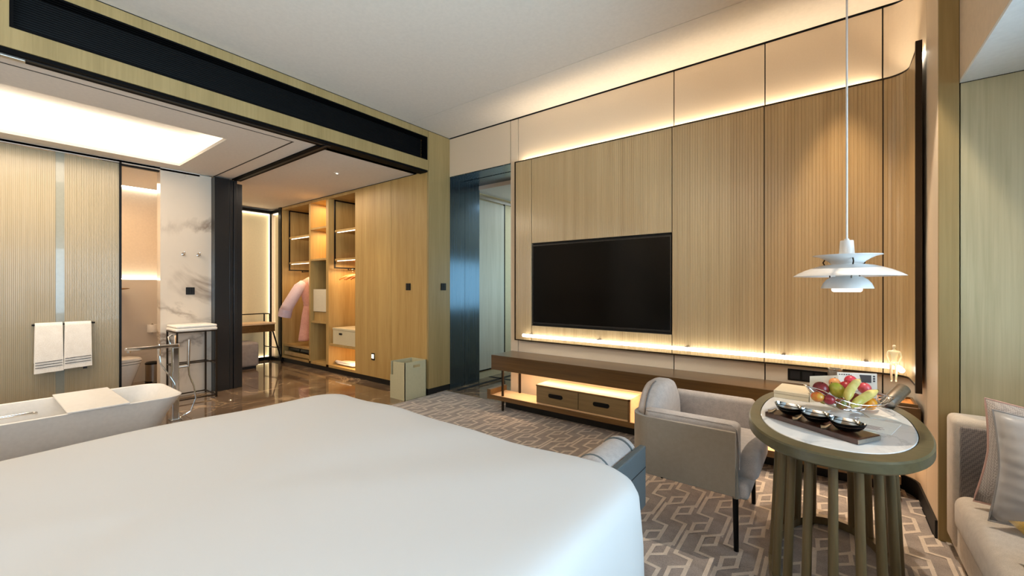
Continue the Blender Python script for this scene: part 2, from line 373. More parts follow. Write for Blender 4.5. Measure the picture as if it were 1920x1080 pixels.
# bathroom ceiling with light recess
cb = sroot('ceiling_bath')
Z = 2.648
for r_ in ((-4.02, -3.915, -1.3, 2.065), (-6.07, -4.02, 1.895, 2.065)):
    obj('ceiling_border', B(r_[0], r_[1], r_[2], r_[3], Z, Z+.03), M['ceil'], cb)
for r_ in ((-4.445, -4.032, -1.3, 1.883), (-6.07, -5.835, -1.3, 1.883), (-5.835, -4.445, 1.49, 1.883), (-5.835, -4.445, -1.3, -.9)):
    obj('ceiling_board', B(r_[0], r_[1], r_[2], r_[3], Z, Z+.03), M['ceil'], cb)
obj('ceiling_void', B(-6.2, -3.92, -1.3, 2.06, Z+.26, Z+.30), BK, cb)
for r_ in ((-4.032, -4.018, -1.3, 1.9), (-6.07, -4.02, 1.881, 1.897)):
    obj('shadow_gap', B(r_[0], r_[1], r_[2], r_[3], Z-.001, Z+.04), BK, cb)
lr = thing('ceiling_light', (-5.14, .3, Z), 'large recessed glowing rectangular light in the bathroom ceiling', 'ceiling light')
g = MB().box(-5.98, -4.30, -1.05, 1.64, Z+.16, Z+.17).box(-5.98,-5.97,-1.05,1.64,Z+.03,Z+.16).box(-4.31,-4.30,-1.05,1.64,Z+.03,Z+.16).box(-5.97,-4.31,1.63,1.64,Z+.03,Z+.16).box(-5.97,-4.31,-1.05,-1.04,Z+.03,Z+.16)
obj('recess_box', g, M['ceil'], lr)
obj('led_strip', B(-5.965, -5.93, -1.0, 1.6, Z+.034, Z+.045), M['ledmat'], lr)
obj('led_strip', B(-5.92, -4.36, 1.585, 1.62, Z+.034, Z+.045), M['ledmat'], lr)
area('bath_recess_glow', (-5.50, .35, Z+.03), (.6, 2.3), 22, (1,.88,.72), (PI, 0, 0))
# bathroom marble wall, toilet room
wb = struct('wall_bath', B(-6.21, -6.08, 1.375, 1.87, 0, 2.64), M['marble'])
struct('wall_toilet_back', B(-7.62, -7.52, .2, 1.78, 1.30, 2.75), M['wallpaint'])
struct('wall_toilet_lower', B(-7.52, -7.45, .2, 1.75, 0, 1.385), M['marble'])
lt = thing('ledge_light', (-7.49, .97, 1.385), 'warm light slot glowing along the marble ledge behind the toilet', 'light')
obj('led_strip', B(-7.505, -7.47, .25, 1.74, 1.386, 1.394), M['ledmat'], lt)
lt = thing('cove_light', (-7.5, .97, 2.62), 'warm cove light glowing at the ceiling behind the toilet', 'light')
obj('led_strip', B(-7.515, -7.49, .25, 1.74, 2.625, 2.64), M['ledmat'], lt)
struct('wall_toilet_right', B(-7.45, -6.21, 1.75, 1.86, 0, 2.75), M['wallpaint'])
struct('wall_toilet_left', B(-7.62, -6.15, .1, .2, 0, 2.75), M['wallpaint'])
struct('ceiling_toilet', B(-7.40, -6.08, .2, 1.75, 2.62, 2.66), M['ceil'])
struct('trim_2', B(-6.12, -6.08, -1.3, 1.375, 2.628, 2.648).box(-6.16, -6.12, .9, 1.375, 2.600, 2.620), M['black'])
# glass screens of the shower
for y0, y1 in ((-.40, .565), (.625, 1.03)):
    lab = 'reeded sand-coloured glass screen behind the towels, ' + ('on the left of the grey gap' if y0 < 0 else 'with a black edge beside the toilet')
    t_ = thing('glass_screen', (-6.10, (y0+y1)/2, 0), lab, 'glass screen')
    pts = []; n = int((y1-y0)/.012)
    for i in range(n*2+1): pts.append((-6.085+(.0012 if i % 2 else 0), y0+(y1-y0)*i/(n*2)))
    obj('pane', MB().ribbon(pts, -.02, .02, 2.61), M['reed'], t_)
    if y0 > 0: obj('edge_profile', B(-6.112, -6.068, y1-.002, y1+.016, .0, 2.63), M['black'], t_)
struct('trim_3', B(-6.13, -6.09, .562, .628, .0, 2.63), plain('grey_glass_edge', (150,152,140), .2, 0, .5))
# dark folded sliding doors between bath and dressing
dk = plain('dark_lacquer', (34,34,36), .28, .3)
d1 = thing('sliding_door_stack', (-6.0, 2.03, 0), 'stack of dark folded sliding door leaves beside the marble wall', 'sliding door')
obj('door_leaf', B(-6.22, -5.975, 1.872, 2.03, 0, 2.63), dk, d1, bevel=.003)
obj('door_leaf', B(-6.22, -5.99, 2.036, 2.075, 0, 2.63), dk, d1, bevel=.003)
obj('door_leaf', B(-6.22, -5.985, 2.081, 2.12, 0, 2.63), dk, d1, bevel=.003)
obj('door_leaf', B(-6.22, -6.02, 2.126, 2.19, 0, 2.60), dk, d1, bevel=.003)
# dressing area
struct('ceiling_dressing', B(-8.0, -3.92, 2.165, 3.95, 2.665, 2.70).box(-8.0, -6.0, 1.87, 2.165, 2.665, 2.70), M['ceil'])
dl = thing('downlight', (-4.76, 2.76, 2.66), 'tiny round downlight in the dressing area ceiling', 'downlight')
obj('trim_ring', MB().lathe([(.012,0),(.034,0),(.036,.004),(.036,.006)], (-4.76,2.76,2.6595), 20), M['ceil'], dl)
obj('lens', MB().lathe([(.0005,0),(.012,0),(.012,.005)], (-4.76,2.76,2.6605), 16), M['ledmat'], dl)
struct('wall_dressing_back', B(-8.1, -8.0, 1.87, 4.0, 0, 2.70), M['wallpaint'])
struct('wall_dressing_south', B(-8.1, -6.22, 1.80, 1.87, 0, 2.70), M['wallpaint'])
struct('wall_dressing_north', B(-8.1, -7.54, 3.42, 3.5, 0, 2.70), M['wallpaint'])
lb = thing('backlit_panel', (-7.95, 2.7, 0), 'backlit cream wall panel in a black frame behind the dressing desk', 'wall panel')
obj('back_board', B(-7.99, -7.975, 1.9, 3.36, .06, 2.60), M['niche'], lb)
#obj('centre_strip', B(-7.975, -7.97, 3.10, 3.108, .06, 2.60), M['ceil'], lb)
obj('frame', B(-7.975, -7.90, 1.9, 3.345, 0, .055).box(-7.975, -7.90, 1.9, 3.345, 2.585, 2.64).box(-7.93, -7.905, 3.318, 3.345, .055, 2.585), M['black'], lb)
for a in ((-7.972, -7.935, 3.325, 3.34, .06, 2.58), (-7.972, -7.935, 2.80, 2.815, .06, 2.58), (-7.972, -7.935, 2.82, 3.31, 2.565, 2.58), (-7.972, -7.935, 2.74, 3.31, .058, .066)):
    obj('led_strip', B(*a), M['ledpanel'], lb)
lb = thing('backlit_panel', (-7.76, 3.39, 0), 'narrow backlit cream panel between the corner and the wardrobe', 'wall panel')
obj('back_board', B(-7.90, -7.63, 3.40, 3.415, .06, 2.60), M['niche'], lb)
obj('frame_rail', B(-7.90, -7.63, 3.335, 3.40, 0, .055), M['black'], lb); obj('frame_rail', B(-7.90, -7.63, 3.335, 3.40, 2.585, 2.64), M['black'], lb)
obj('edge_post', B(-7.63, -7.535, 3.335, 3.42, 0, 2.665), M['black'], lb)
for a in ((-7.638, -7.632, 3.372, 3.395, .06, 2.58), (-7.89, -7.65, 3.36, 3.395, 2.572, 2.58)):
    obj('led_strip', B(*a), M['ledpanel'], lb)
# ---- TV wall: leather panels over a black core with joints
wt = sroot('wall_tv')
H0, H1 = 2.662, 3.130
obj('wall_core', B(-2.80, .60, 3.712, 3.83, 0, 3.165).box(-3.784, -2.80, 3.712, 4.2, H0+.02, 3.165), BK, wt)
L = M['leather']
obj('leather_panel', B(-3.783, -2.829, 3.70, 3.712, H0, H1), L, wt)
js = [-2.825, -2.718, -1.058, -.385, .288]
for a, b in zip(js, js[1:]):
    obj('leather_panel', B(a+.004, b-.004, 3.70, 3.712, 0.0, H1), L, wt, bevel=.0015, seg=1)
path = [(.292, 3.70), (.318, 3.70)] + arc(.318, 3.58, .12, 90, 0, 10) + [(.438, 3.26)]
obj('leather_panel', MB().ribbon(path, -.012, 0, H1), L, wt, smooth=40)
obj('leather_panel', MB().ribbon([(.438, 3.254), (.438, 2.962)], -.012, 0, H1), L, wt)
obj('side_core', B(.450, .60, 2.99, 3.72, 0, 3.165), BK, wt)
obj('shadow_gap', MB().ribbon([(-3.78, 3.704), (.318, 3.704)]+arc(.318, 3.58, .124, 90, 0, 10)+[(.442, 2.97)], -.01, H1, 3.14), BK, wt)
bs = struct('baseboard_tv', MB().ribbon([(-2.72, 3.602), (.268, 3.60)]+arc(.268, 3.44, .16, 90, 0, 10)+[(.428, 2.965)], -.012, 0, .10), M['blackmat'])
# metal-lined doorway and hall
ds = struct('door_1', B(-3.86, -3.784, 3.706, 3.975, 0, H0).box(-3.86, -3.784, 3.979, 4.26, 0, H0), M['reveal'])
obj('door_header', B(-3.784, -2.81, 3.704, 3.93, H0-.01, H0+.01).box(-3.784, -2.81, 3.955, 4.25, H0-.01, H0+.01), M['reveal'], ds)
obj('door_gap', B(-3.80, -2.81, 3.93, 3.955, H0, H0+.015), BK, ds)
obj('right_reveal', B(-2.828, -2.80, 3.712, 4.25, 0, H0), M['reveal'], ds)
struct('wall_hall_left', B(-4.0, -3.885, 4.26, 6.4, 0, 2.62), M['niche'])
hp = plain('hall_grey_panel', (205,205,190), .5)
t_ = thing('hall_door', (-3.88, 4.6, 0), 'pale grey hall door panel with a black outline seen through the metal doorway', 'door')
obj('panel', B(-3.885, -3.872, 4.285, 4.915, .12, 2.50), wood('pale_hall_oak', (190,186,168), (210,206,190), scale=(60,60,2)), t_)
obj('edge', B(-3.885, -3.868, 4.265, 4.285, .12, 2.52).box(-3.885, -3.868, 4.915, 4.935, .12, 2.52).box(-3.885,-3.868,4.285,4.915,.105,.12), M['black'], t_)
obj('rail', B(-3.885, -3.86, 4.262, 6.2, 2.52, 2.56), M['steel'], t_)
struct('wall_hall_right', B(-2.81, -2.75, 4.25, 6.4, 0, 2.62), M['wallpaint'])
struct('wall_hall_end', B(-4.0, -2.75, 6.3, 6.4, 0, 2.62), M['wallpaint'])
struct('ceiling_hall', B(-4.0, -2.75, 4.25, 6.4, 2.60, 2.66), M['ceil'])
# right wall by the sofa, soffit over the window bay
wr = struct('wall_right', B(.60, WIN+.1, 2.972, 3.1, 0, 2.4).box(.52, .60, 2.972, 3.1, 0, 3.165), BK)
obj('wood_post', B(.439, .512, 2.955, 2.985, .0, 3.14), wood_, wr, bevel=.002, seg=1)
obj('wood_panel', B(.517, WIN, 2.960, 2.972, 0.0, 2.272), M['woodg'], wr)
cs = struct('ceiling_soffit', B(.513, WIN+.1, BACK, 2.958, 2.290, 3.14), M['wallpaint'])
obj('underside_board', B(.513, WIN+.1, BACK, 2.958, 2.275, 2.289), plain('soffit_daylit_white', (232,238,240), .7), cs)  # cool tint of the daylight from below is put into the board colour
# window bay (daylight side, right of the camera)
ww = struct('wall_window', B(WIN, WIN+.15, BACK, 2.97, 0, .42).box(WIN, WIN+.15, BACK, 2.97, 2.2, 2.3).box(WIN, WIN+.15, 2.6, 2.97, .42, 2.2).box(WIN, WIN+.15, BACK, -3.3, .42, 2.2), M['wallpaint'])
wi = struct('window_1', B(WIN+.05, WIN+.09, -3.3, 2.6, .42, .47).box(WIN+.05, WIN+.09, -3.3, 2.6, 2.15, 2.2), M['black'])
for k in range(5):
    y = -3.3+k*1.475
    obj('mullion', B(WIN+.05, WIN+.09, y-.02, y+.02, .47, 2.15), M['black'], wi)
    if k < 4: obj('pane', B(WIN+.068, WIN+.072, y+.02, y+1.455, .47, 2.15), M['pane'], wi)
struct('wall_back', B(-4.0, WIN+.1, BACK-.1, BACK, 0, 3.165), M['wallpaint'])
struct('wall_bath_end', B(-6.3, -3.9, -1.4, -1.3, 0, 2.9), M['marble'])
# ============================================================= FEATURE PANEL with TV
fp = thing('feature_wall_panel', (-1.1, 3.68, .712), 'large reeded wood panel on the TV wall, bronze edged, curving forward at the right end', 'wall panel')
def fluted(path, t, z0, z1, pitch=.0205, depth=.0018):
    pts = []; L_ = 0
    P = [Vector(p) for p in path]
    tot = sum((b-a).length for a, b in zip(P, P[1:])); n = max(2, int(round(tot/pitch))); 
    def at(s_):
        for a, b in zip(P, P[1:]):
            d = (b-a).length
            if s_ <= d+1e-9: return a+(b-a)*(s_/d), (b-a).normalized()
            s_ -= d
        return P[-1], (P[-1]-P[-2]).normalized()
    for i in range(n):
        for f, dd in ((0, depth), (.10, 0), (.90, 0), (.999, depth)):
            p, d = at(tot*(i+f)/n); nn = Vector((-d.y, d.x)); pts.append((p.x+nn.x*dd, p.y+nn.y*dd))
    m = MB(); b_ = offset(path, -t); nn = len(pts)
    for i in range(nn-1):
        a, b = pts[i], pts[i+1]; m.add([(a[0],a[1],z0),(b[0],b[1],z0),(b[0],b[1],z1),(a[0],a[1],z1)], [(0,1,2,3)])
    m.ribbon([tuple(p) for p in offset(path, -depth-.001)], -(t-depth), z0, z1)
    return m
ZB, ZT, YF = .715, 2.634, 3.650
F_ = M['flute']
obj('reeded_panel', fluted([(-2.716, YF), (-2.512, YF)], .014, ZB, ZT), F_, fp)
obj('reeded_panel', fluted([(-2.506, YF), (-1.063, YF)], .014, 1.745, ZT), F_, fp)
obj('reeded_panel', fluted([(-2.506, YF), (-1.063, YF)], .014, ZB, .872), F_, fp)
obj('reeded_panel', fluted([(-1.057, YF), (-.388, YF)], .014, ZB, ZT), F_, fp)
obj('reeded_panel', fluted([(-.382, YF), (.283, YF)], .014, ZB, ZT), F_, fp)
cpath = [(.289, YF), (.30, YF)] + arc(.30, YF-.10, .10, 90, 0, 10)[1:] + [(.402, 3.275)]
obj('reeded_panel', fluted(cpath, .014, ZB, ZT), F_, fp)
epath = [(-2.716, YF-.004), (.30, YF-.004)] + arc(.30, YF-.104, .10, 90, 0, 10)[1:] + [(.398, 3.275)]
obj('edge_trim', MB().ribbon(epath, -.018, ZT, ZT+.010), M['bronze'], fp)
obj('edge_trim', MB().ribbon(epath, -.018, ZB-.012, ZB), M['bronze'], fp)
obj('edge_trim', B(-2.728, -2.716, YF-.005, YF+.015, ZB-.012, ZT+.01), M['bronze'], fp)
obj('end_trim', B(.392, .420, 3.255, 3.277, ZB-.04, ZT+.03), M['bronze'], fp)
obj('joint_backing', MB().ribbon([(-2.71, YF+.0135), (.30, YF+.0135)]+arc(.30, YF-.10, .1135, 90, 0, 10)[1:]+[(.416, 3.28)], -.002, ZB, .88).ribbon([(-2.71, YF+.0135), (.30, YF+.0135)]+arc(.30, YF-.10, .1135, 90, 0, 10)[1:]+[(.416, 3.28)], -.002, 1.74, ZT).ribbon([(-2.71,YF+.0135),(-2.52,YF+.0135)],-.002,.88,1.74).ribbon([(-1.05,YF+.0135),(.30,YF+.0135)]+arc(.30,YF-.10,.1135,90,0,10)[1:]+[(.416,3.28)],-.002,.88,1.74), BK, fp)
obj('led_strip', B(-2.70, .29, 3.672, 3.692, ZT-.03, ZT-.022), M['ledmat'], fp)
obj('led_strip', B(.422, .44, 3.30, 3.55, ZT-.03, ZT-.022), M['ledmat'], fp)
# light rail across the lower edge
lrp = thing('light_rail', (-1.1, 3.60, .765), 'bright LED rod running along the foot of the reeded panel below the TV', 'light rail')
rp = [(-2.585, 3.605, .768), (.28, 3.605, .768)] + [(.29+.065*math.sin(a), 3.54+.065*math.cos(a), .768) for a in (.4,.8,1.2,1.57)] + [(.356, 3.46, .768)]
obj('tube', MB().tube(rp, .016, 10), M['railglow'], lrp, smooth=True)
for x in (-2.50, -1.72, -.93, -.26, .20):
    obj('bracket', B(x-.012, x+.012, 3.60, 3.648, .758, .790), M['steel'], lrp, bevel=.002)
# TV
tv = thing('television', (-1.785, 3.665, .885), 'large flat black television recessed in the reeded wood panel', 'television')
obj('recess_back', B(-2.512, -1.058, 3.690, 3.698, .875, 1.742), BK, tv)
obj('casing', B(-2.500, -1.068, 3.668, 3.690, .893, 1.722), M['tvframe'], tv)
obj('bezel', B(-2.500, -1.068, 3.659, 3.668, .893, .908).box(-2.5, -1.068, 3.659, 3.668, 1.712, 1.722).box(-2.5, -2.49, 3.659, 3.668, .908, 1.712).box(-1.078, -1.068, 3.659, 3.668, .908, 1.712), M['tvframe'], tv)
obj('screen', B(-2.49, -1.078, 3.662, 3.668, .908, 1.712), M['screen'], tv)
# ============================================================= CONSOLE
co = thing('console_bench', (-1.2, 3.5, 0), 'long low walnut bench under the TV with a lit open shelf below', 'console')
clip = [(-2.80, 3.335), (.426, 3.335), (.426, 3.56)] + arc(.318, 3.575, .108, 0, 90, 6) + [(-2.80, 3.695)]
obj('top', MB().prism(clip, .425, .575), M['console'], co, bevel=.003, seg=1)
obj('shelf', B(-2.80, .34, 3.335, 3.585, .125, .160), M['shelf'], co, bevel=.002, seg=1)
obj('shelf_edge', B(-2.80, .34, 3.325, 3.335, .118, .162), M['console'], co)
obj('shelf_lip', B(-2.845, -2.80, 3.325, 3.60, .115, .215), M['console'], co)
obj('drawer_box', B(-2.235, -1.305, 3.345, 3.585, .160, .345), M['shelf'], co)
for x0, x1 in ((-2.230, -1.785), (-1.779, -1.322)):
    d = obj('drawer', B(x0, x1, 3.330, 3.345, .178, .332), M['drawer'], co, bevel=.002, seg=1)
    xc = (x0+x1)/2-.01
    obj('handle', MB().prism([(p[0], p[1]) for p in rrect(-.075, .075, -.018, .018, .017)], 0, .006).tf(Matrix.Translation((xc, 3.330, .262)) @ Matrix.Rotation(PI/2, 4, 'X')), M['black'], d)
obj('drawer_box_edge', B(-1.322, -1.305, 3.329, 3.345, .162, .345).box(-2.235, -1.305, 3.329, 3.345, .333, .345), M['console'], co)
for x, y in ((-2.665, 3.36), (-2.60, 3.57), (-.55, 3.36), (.30, 3.36), (-1.20, 3.57)):
    obj('leg', B(x-.009, x+.009, y-.009, y+.009, .0105, .43), M['bronze'], co)
obj('led_strip', B(-2.70, .30, 3.56, 3.575, .417, .424), M['ledamber'], co)
obj('plinth', B(-2.72, .30, 3.48, 3.585, .0105, .117), M['blackmat'], co)
area('console_glow', (-1.2, 3.46, .42), (2.9, .08), 13, (1,.68,.42))
# ============================================================= BED
bed = thing('bed', (-1.5, .4, .01), 'wide low bed whose mattress lies under the white duvet', 'bed')
obj('mattress', B(-2.47, -.56, -.60, 1.38, .30, .56), M['towel'], bed, bevel=.04, seg=3)
obj('base', B(-2.45, -.60, -.58, 1.34, .01, .30), M['sofa'], bed, bevel=.02)
obj('headboard', B(-2.7, -.4, -.80, -.70, .01, 1.2), M['leather'], bed, bevel=.02)
prof = [(.95,.622),(.60,.620),(.30,.614),(.14,.607),(.07,.600),(.035,.590),(.014,.572),(.002,.545),(-.004,.50),(-.012,.40),(-.016,.28),(-.012,.16)]
rings = []
for ins, z in prof:
    ins_ = ins; r = max(.03, .15-ins*.2)
    rg = []
    pts = rrect(-2.535+ins_, -.492-ins_, -.62+ins_, 1.468-ins_, r, 8)
    # densify straight runs
    for i in range(len(pts)):
        a = pts[i]; b = pts[(i+1) % len(pts)]; d = math.dist(a, b); k = 16 if i % 9 == 8 else 1
        for j in range(k): rg.append((a[0]+(b[0]-a[0])*j/k, a[1]+(b[1]-a[1])*j/k))
    q = []
    for x, y in rg:
        wv = .006*math.sin(x*5+y*3)+.004*math.sin(x*11-y*7+1)
        if z < .56:
            dx = (.012*math.sin(y*17)+.007*math.sin(y*31+1))*(.56-z)/.4; dy = (.010*math.sin(x*15+2))*(.56-z)/.4
            x += dx if x > -1.5 else -dx; y += dy
        q.append((x, y, (z+.024 if z > .5 else z) + (wv if z > .56 else 0)))
    rings.append(q)
mb = MB(); mb.loft(rings[::-1], False); n_ = len(rings[0]); mb.f.append(tuple(range((len(rings)-1)*n_, len(rings)*n_)))
du = tag(obj('duvet', mb, M['duvet'], smooth='all'), 'smooth plain white duvet draped over the bed in the foreground', 'duvet')
# ============================================================= SEAT at the foot of the bed
ot = thing('footstool', (-.78, 1.68, .01), 'low blue grey leather seat with a padded roll behind the bed corner', 'stool')
lw = M['bluegrey']
obj('side_panel', B(-.685, -.655, 1.50, 1.865, .29, .56), lw, ot, bevel=.006)
obj('seam', B(-.656, -.6545, 1.505, 1.862, .463, .467), M['blackmat'], ot)
obj('seat', B(-.88, -.69, 1.52, 1.85, .28, .44), M['grey'], ot, bevel=.02)
b = MB(); n = 28
prof = [(.01,1.520),(.05,1.521),(.070,1.525),(.077,1.535),(.077,1.60),(.077,1.78),(.073,1.79),(.077,1.80),(.077,1.825),(.069,1.84),(.045,1.846),(.01,1.847)]
b.loft([[(-.758+r*math.cos(2*PI*i/n), y, .515+r*math.sin(2*PI*i/n)) for i in range(n)] for r, y in prof])
ro = obj('bolster', b, M['grey'], ot, smooth=50)
for y in (1.55, 1.79):
    obj('piping', MB().tube([(-.758+.078*math.cos(a*PI/14), y, .515+.078*math.sin(a*PI/14)) for a in range(28)], .004, 6, True), lw, ro, smooth=True)
for x in (-.86, -.70):
    for y in (1.54, 1.83):
        obj('leg', B(x-.012, x+.012, y-.012, y+.012, .01, .30), M['black'], ot)
# ============================================================= ARMCHAIR
ch = thing('armchair', (-.58, 2.55, .01), 'light grey upholstered armchair with taupe shell sides and thin black legs beside the table', 'armchair')
sp = [(-.35, 2.225), (-.76, 2.225)] + arc(-.76, 2.315, .09, 270, 180, 8) + arc(-.76, 2.785, .09, 180, 90, 8) + [(-.35, 2.875)]
obj('shell', MB().ribbon(sp, -.022, .285, .585), M['taupe'], ch, smooth=40)
for y in (2.235, 2.865):
    obj('front_post', MB().tube([(-.352, y, .268), (-.368, y, .575)], .016, 14), M['taupe'], ch, smooth=True)
    obj('front_post_cap', MB().tube([(-.368, y, .5755), (-.3685, y, .580)], .013, 12), M['black'], ch)
for y0, y1 in ((2.245, 2.325), (2.775, 2.855)):
    a = obj('arm_pad', B(-.80, -.34, y0, y1, .38, .615), M['grey'], ch, smooth=60, bevel=.028, seg=4)
    yo = y0+.006 if y0 < 2.5 else y1-.006
    obj('piping', MB().tube([(-.79, yo, .607), (-.375, yo, .607), (-.348, yo, .585), (-.341, yo, .50), (-.341, yo, .40)], .0035, 6), M['grey'], a, smooth=True)
# dome shaped back cushion
def dome(x, grow=0, zb=.33):
    w2, zt, r = .245+grow, .718+grow, .19
    yc = 2.535; P = []
    r = min(r, w2-.02)
    P += [(x, yc-w2, zb), (x, yc-w2, .45)]
    P += [(x, yc-w2+r-r*math.cos(t*PI/16), zt-r+r*math.sin(t*PI/16)) for t in range(9)]
    P += [(x, yc+w2-r+r*math.sin(t*PI/16), zt-r+r*math.cos(t*PI/16)) for t in range(9)]
    P += [(x, yc+w2, .45), (x, yc+w2, zb)]
    return P
b = MB(); DX = -.018; dome_ = dome; dome = lambda x, g=0: dome_(x+DX, g); b.loft([dome(-.848,-.05), dome(-.844,-.02), dome(-.835,-.003), dome(-.82,0), dome(-.765,0), dome(-.745,-.006), dome(-.728,-.03), dome(-.720,-.07)])
bc = obj('back_cushion', b, M['grey'], ch, smooth='all')
obj('piping', MB().tube([(p[0], p[1], p[2]) for p in dome(-.795, .002)[:11]], .004, 6), plain('piping_grey', (120,114,110), .8), bc, smooth=True)
b = MB().box(-.70, -.27, 2.33, 2.77, .315, .46)
obj('seat_cushion', b, M['grey'], ch, smooth=60, bevel=.04, seg=5)
obj('seat_base', B(-.855, -.30, 2.25, 2.85, .255, .335), M['grey'], ch, smooth=60, bevel=.02, seg=3)
for x, y in ((-.352, 2.245), (-.348, 2.80), (-.838, 2.265), (-.838, 2.83)):
    obj('leg', MB().tube([(x, y, .010), (x-.004*(1 if x > -.5 else -1), y, .29)], [.011, .0135], 12), M['black'], ch, smooth=True)
obj('shell_foot', MB().tube([(-.70, 2.222, .277), (-.69, 2.222, .285)], .008, 8), M['black'], ch)
# ============================================================= TABLE
TX, TY, TZ = .014, 2.345, .70
def oval(a, b_, e, n=72, cx=TX, cy=TY):
    out = []
    for i in range(n):
        t = 2*PI*i/n; c, s_ = math.cos(t), math.sin(t)
        out.append((cx+a*abs(c)**(2/e)*(1 if c > 0 else -1), cy+b_*abs(s_)**(2/e)*(1 if s_ > 0 else -1)))
    return out
tb = thing('oval_table', (TX, TY, .01), 'oval table with olive wood rim, white marble top and a cage of slim wooden spindles', 'table')
mb = MB()
for a_, b__, z in ():
    pass
o_ = lambda d, z: [(p[0], p[1], z) for p in oval(.312-d, .560-d, 2.35)]
i_ = lambda d, z: [(p[0], p[1], z) for p in oval(.270-d, .478-d*1.2, 2.3)]
mb.loft([i_(.0, TZ-.012), i_(0, TZ-.0015), o_(.006, TZ), o_(0, TZ-.006), o_(0, TZ-.038), o_(.008, TZ-.045), o_(.07, TZ-.045)], False)
obj('rim', mb, M['table'], tb, smooth=35)
obj('marble_top', MB().loft([i_(.003, TZ-.02), i_(.003, TZ-.002), i_(.005, TZ)], True), M['marblet'], tb, smooth=35)
obj('underside', MB().prism(oval(.29, .53, 2.35), TZ-.046, TZ-.022), M['leg'], tb)
obj('base_ring', MB().loft([[(p[0], p[1], z) for p in oval(a, b_, 2.2)] for a, b_, z in ((.238,.462,.012),(.238,.462,.05),(.205,.430,.05),(.205,.430,.012),(.238,.462,.012))], False), M['leg'], tb, smooth=35)
obj('top_ring', MB().loft([[(p[0], p[1], z) for p in oval(a, b_, 2.2)] for a, b_, z in ((.225,.425,.63),(.225,.425,.656),(.19,.39,.656),(.19,.39,.63),(.225,.425,.63))], False), M['leg'], tb, smooth=35)
ns = 18
po = oval(.220, .446, 2.2, ns*8); pi_ = oval(.194, .407, 2.2, ns*8)
for k in range(ns):
    a, b_ = po[k*8+4], pi_[k*8+4]
    obj('spindle', MB().tube([(a[0], a[1], .03), (b_[0], b_[1], .64)], [.0165, .0145], 12), M['leg'], tb, smooth=True)
# ============================================================= PENDANT
px_, py_ = .065, 2.37
pe = thing('pendant_lamp', (px_, py_, 1.25), 'white layered metal pendant lamp hanging over the oval table', 'pendant lamp')
WH = plain('white_lamp_enamel', (214,214,214), .35, 0, .3)
WI = plain('white_lamp_inside', (250,246,240), .6)
cc = (px_, py_, 0); KR = .79
def PB(prof, c, n): return MB().lathe([(r*KR, z) for r, z in prof], c, n)
obj('main_shade', PB([(.250,1.3215),(.249,1.3235),(.225,1.336),(.19,1.350),(.15,1.362),(.118,1.370),(.085,1.3735),(.083,1.371),(.118,1.367),(.15,1.359),(.19,1.347),(.225,1.333),(.250,1.3215)], cc, 64), WH, pe, smooth=50)
obj('upper_shade', PB([(.156,1.414),(.128,1.409),(.105,1.400),(.083,1.388),(.068,1.375),(.066,1.376),(.081,1.390),(.103,1.402),(.127,1.4115),(.156,1.4155),(.156,1.414)], cc, 56), WH, pe, smooth=50)
obj('lower_shade', PB([(.118,1.268),(.117,1.272),(.108,1.290),(.092,1.307),(.068,1.320),(.066,1.318),(.090,1.305),(.106,1.288),(.115,1.270),(.118,1.268)], cc, 48), WH, pe, smooth=50)
obj('bottom_cup', PB([(.001,1.252),(.060,1.252),(.067,1.256),(.069,1.262),(.069,1.272)], cc, 40), glow('lamp_diffuser', (1,.96,.9), 1.6), pe, smooth=50)
obj('inner_shade', PB([(.066,1.376),(.05,1.355),(.045,1.33),(.069,1.30),(.069,1.272)], cc, 32), WI, pe, smooth=50)
obj('cap', PB([(.001,1.489),(.010,1.488),(.012,1.482),(.0285,1.480),(.030,1.478),(.036,1.415),(.156,1.4156)], cc, 40), WH, pe, smooth=40)
obj('cord', MB().tube([(px_, py_, 1.485), (px_, py_, 3.135)], .0038, 8), WH, pe)
obj('ceiling_rose', PB([(.001,3.11),(.045,3.112),(.05,3.125),(.05,3.14)], cc, 32), WH, pe, smooth=40)
for k in range(3):
    a = 2*PI*k/3+.75
    ca, sa = math.cos(a)*KR, math.sin(a)*KR
    obj('strut', MB().tube([(px_+.10*ca, py_+.10*sa, 1.368), (px_+.112*ca, py_+.112*sa, 1.385), (px_+.10*ca, py_+.10*sa, 1.403)], .0028, 6), M['bronze'], pe)
    obj('strut', MB().tube([(px_+.078*ca, py_+.078*sa, 1.312), (px_+.085*ca, py_+.085*sa, 1.368)], .0028, 6), M['bronze'], pe)
pl = bpy.data.lights.new('pendant_bulb', 'POINT'); pl.energy = 9; pl.color = (1, .90, .78); pl.shadow_soft_size = .03
po_ = bpy.data.objects.new('pendant_bulb', pl); C.objects.link(po_); po_.location = (px_, py_, 1.285)
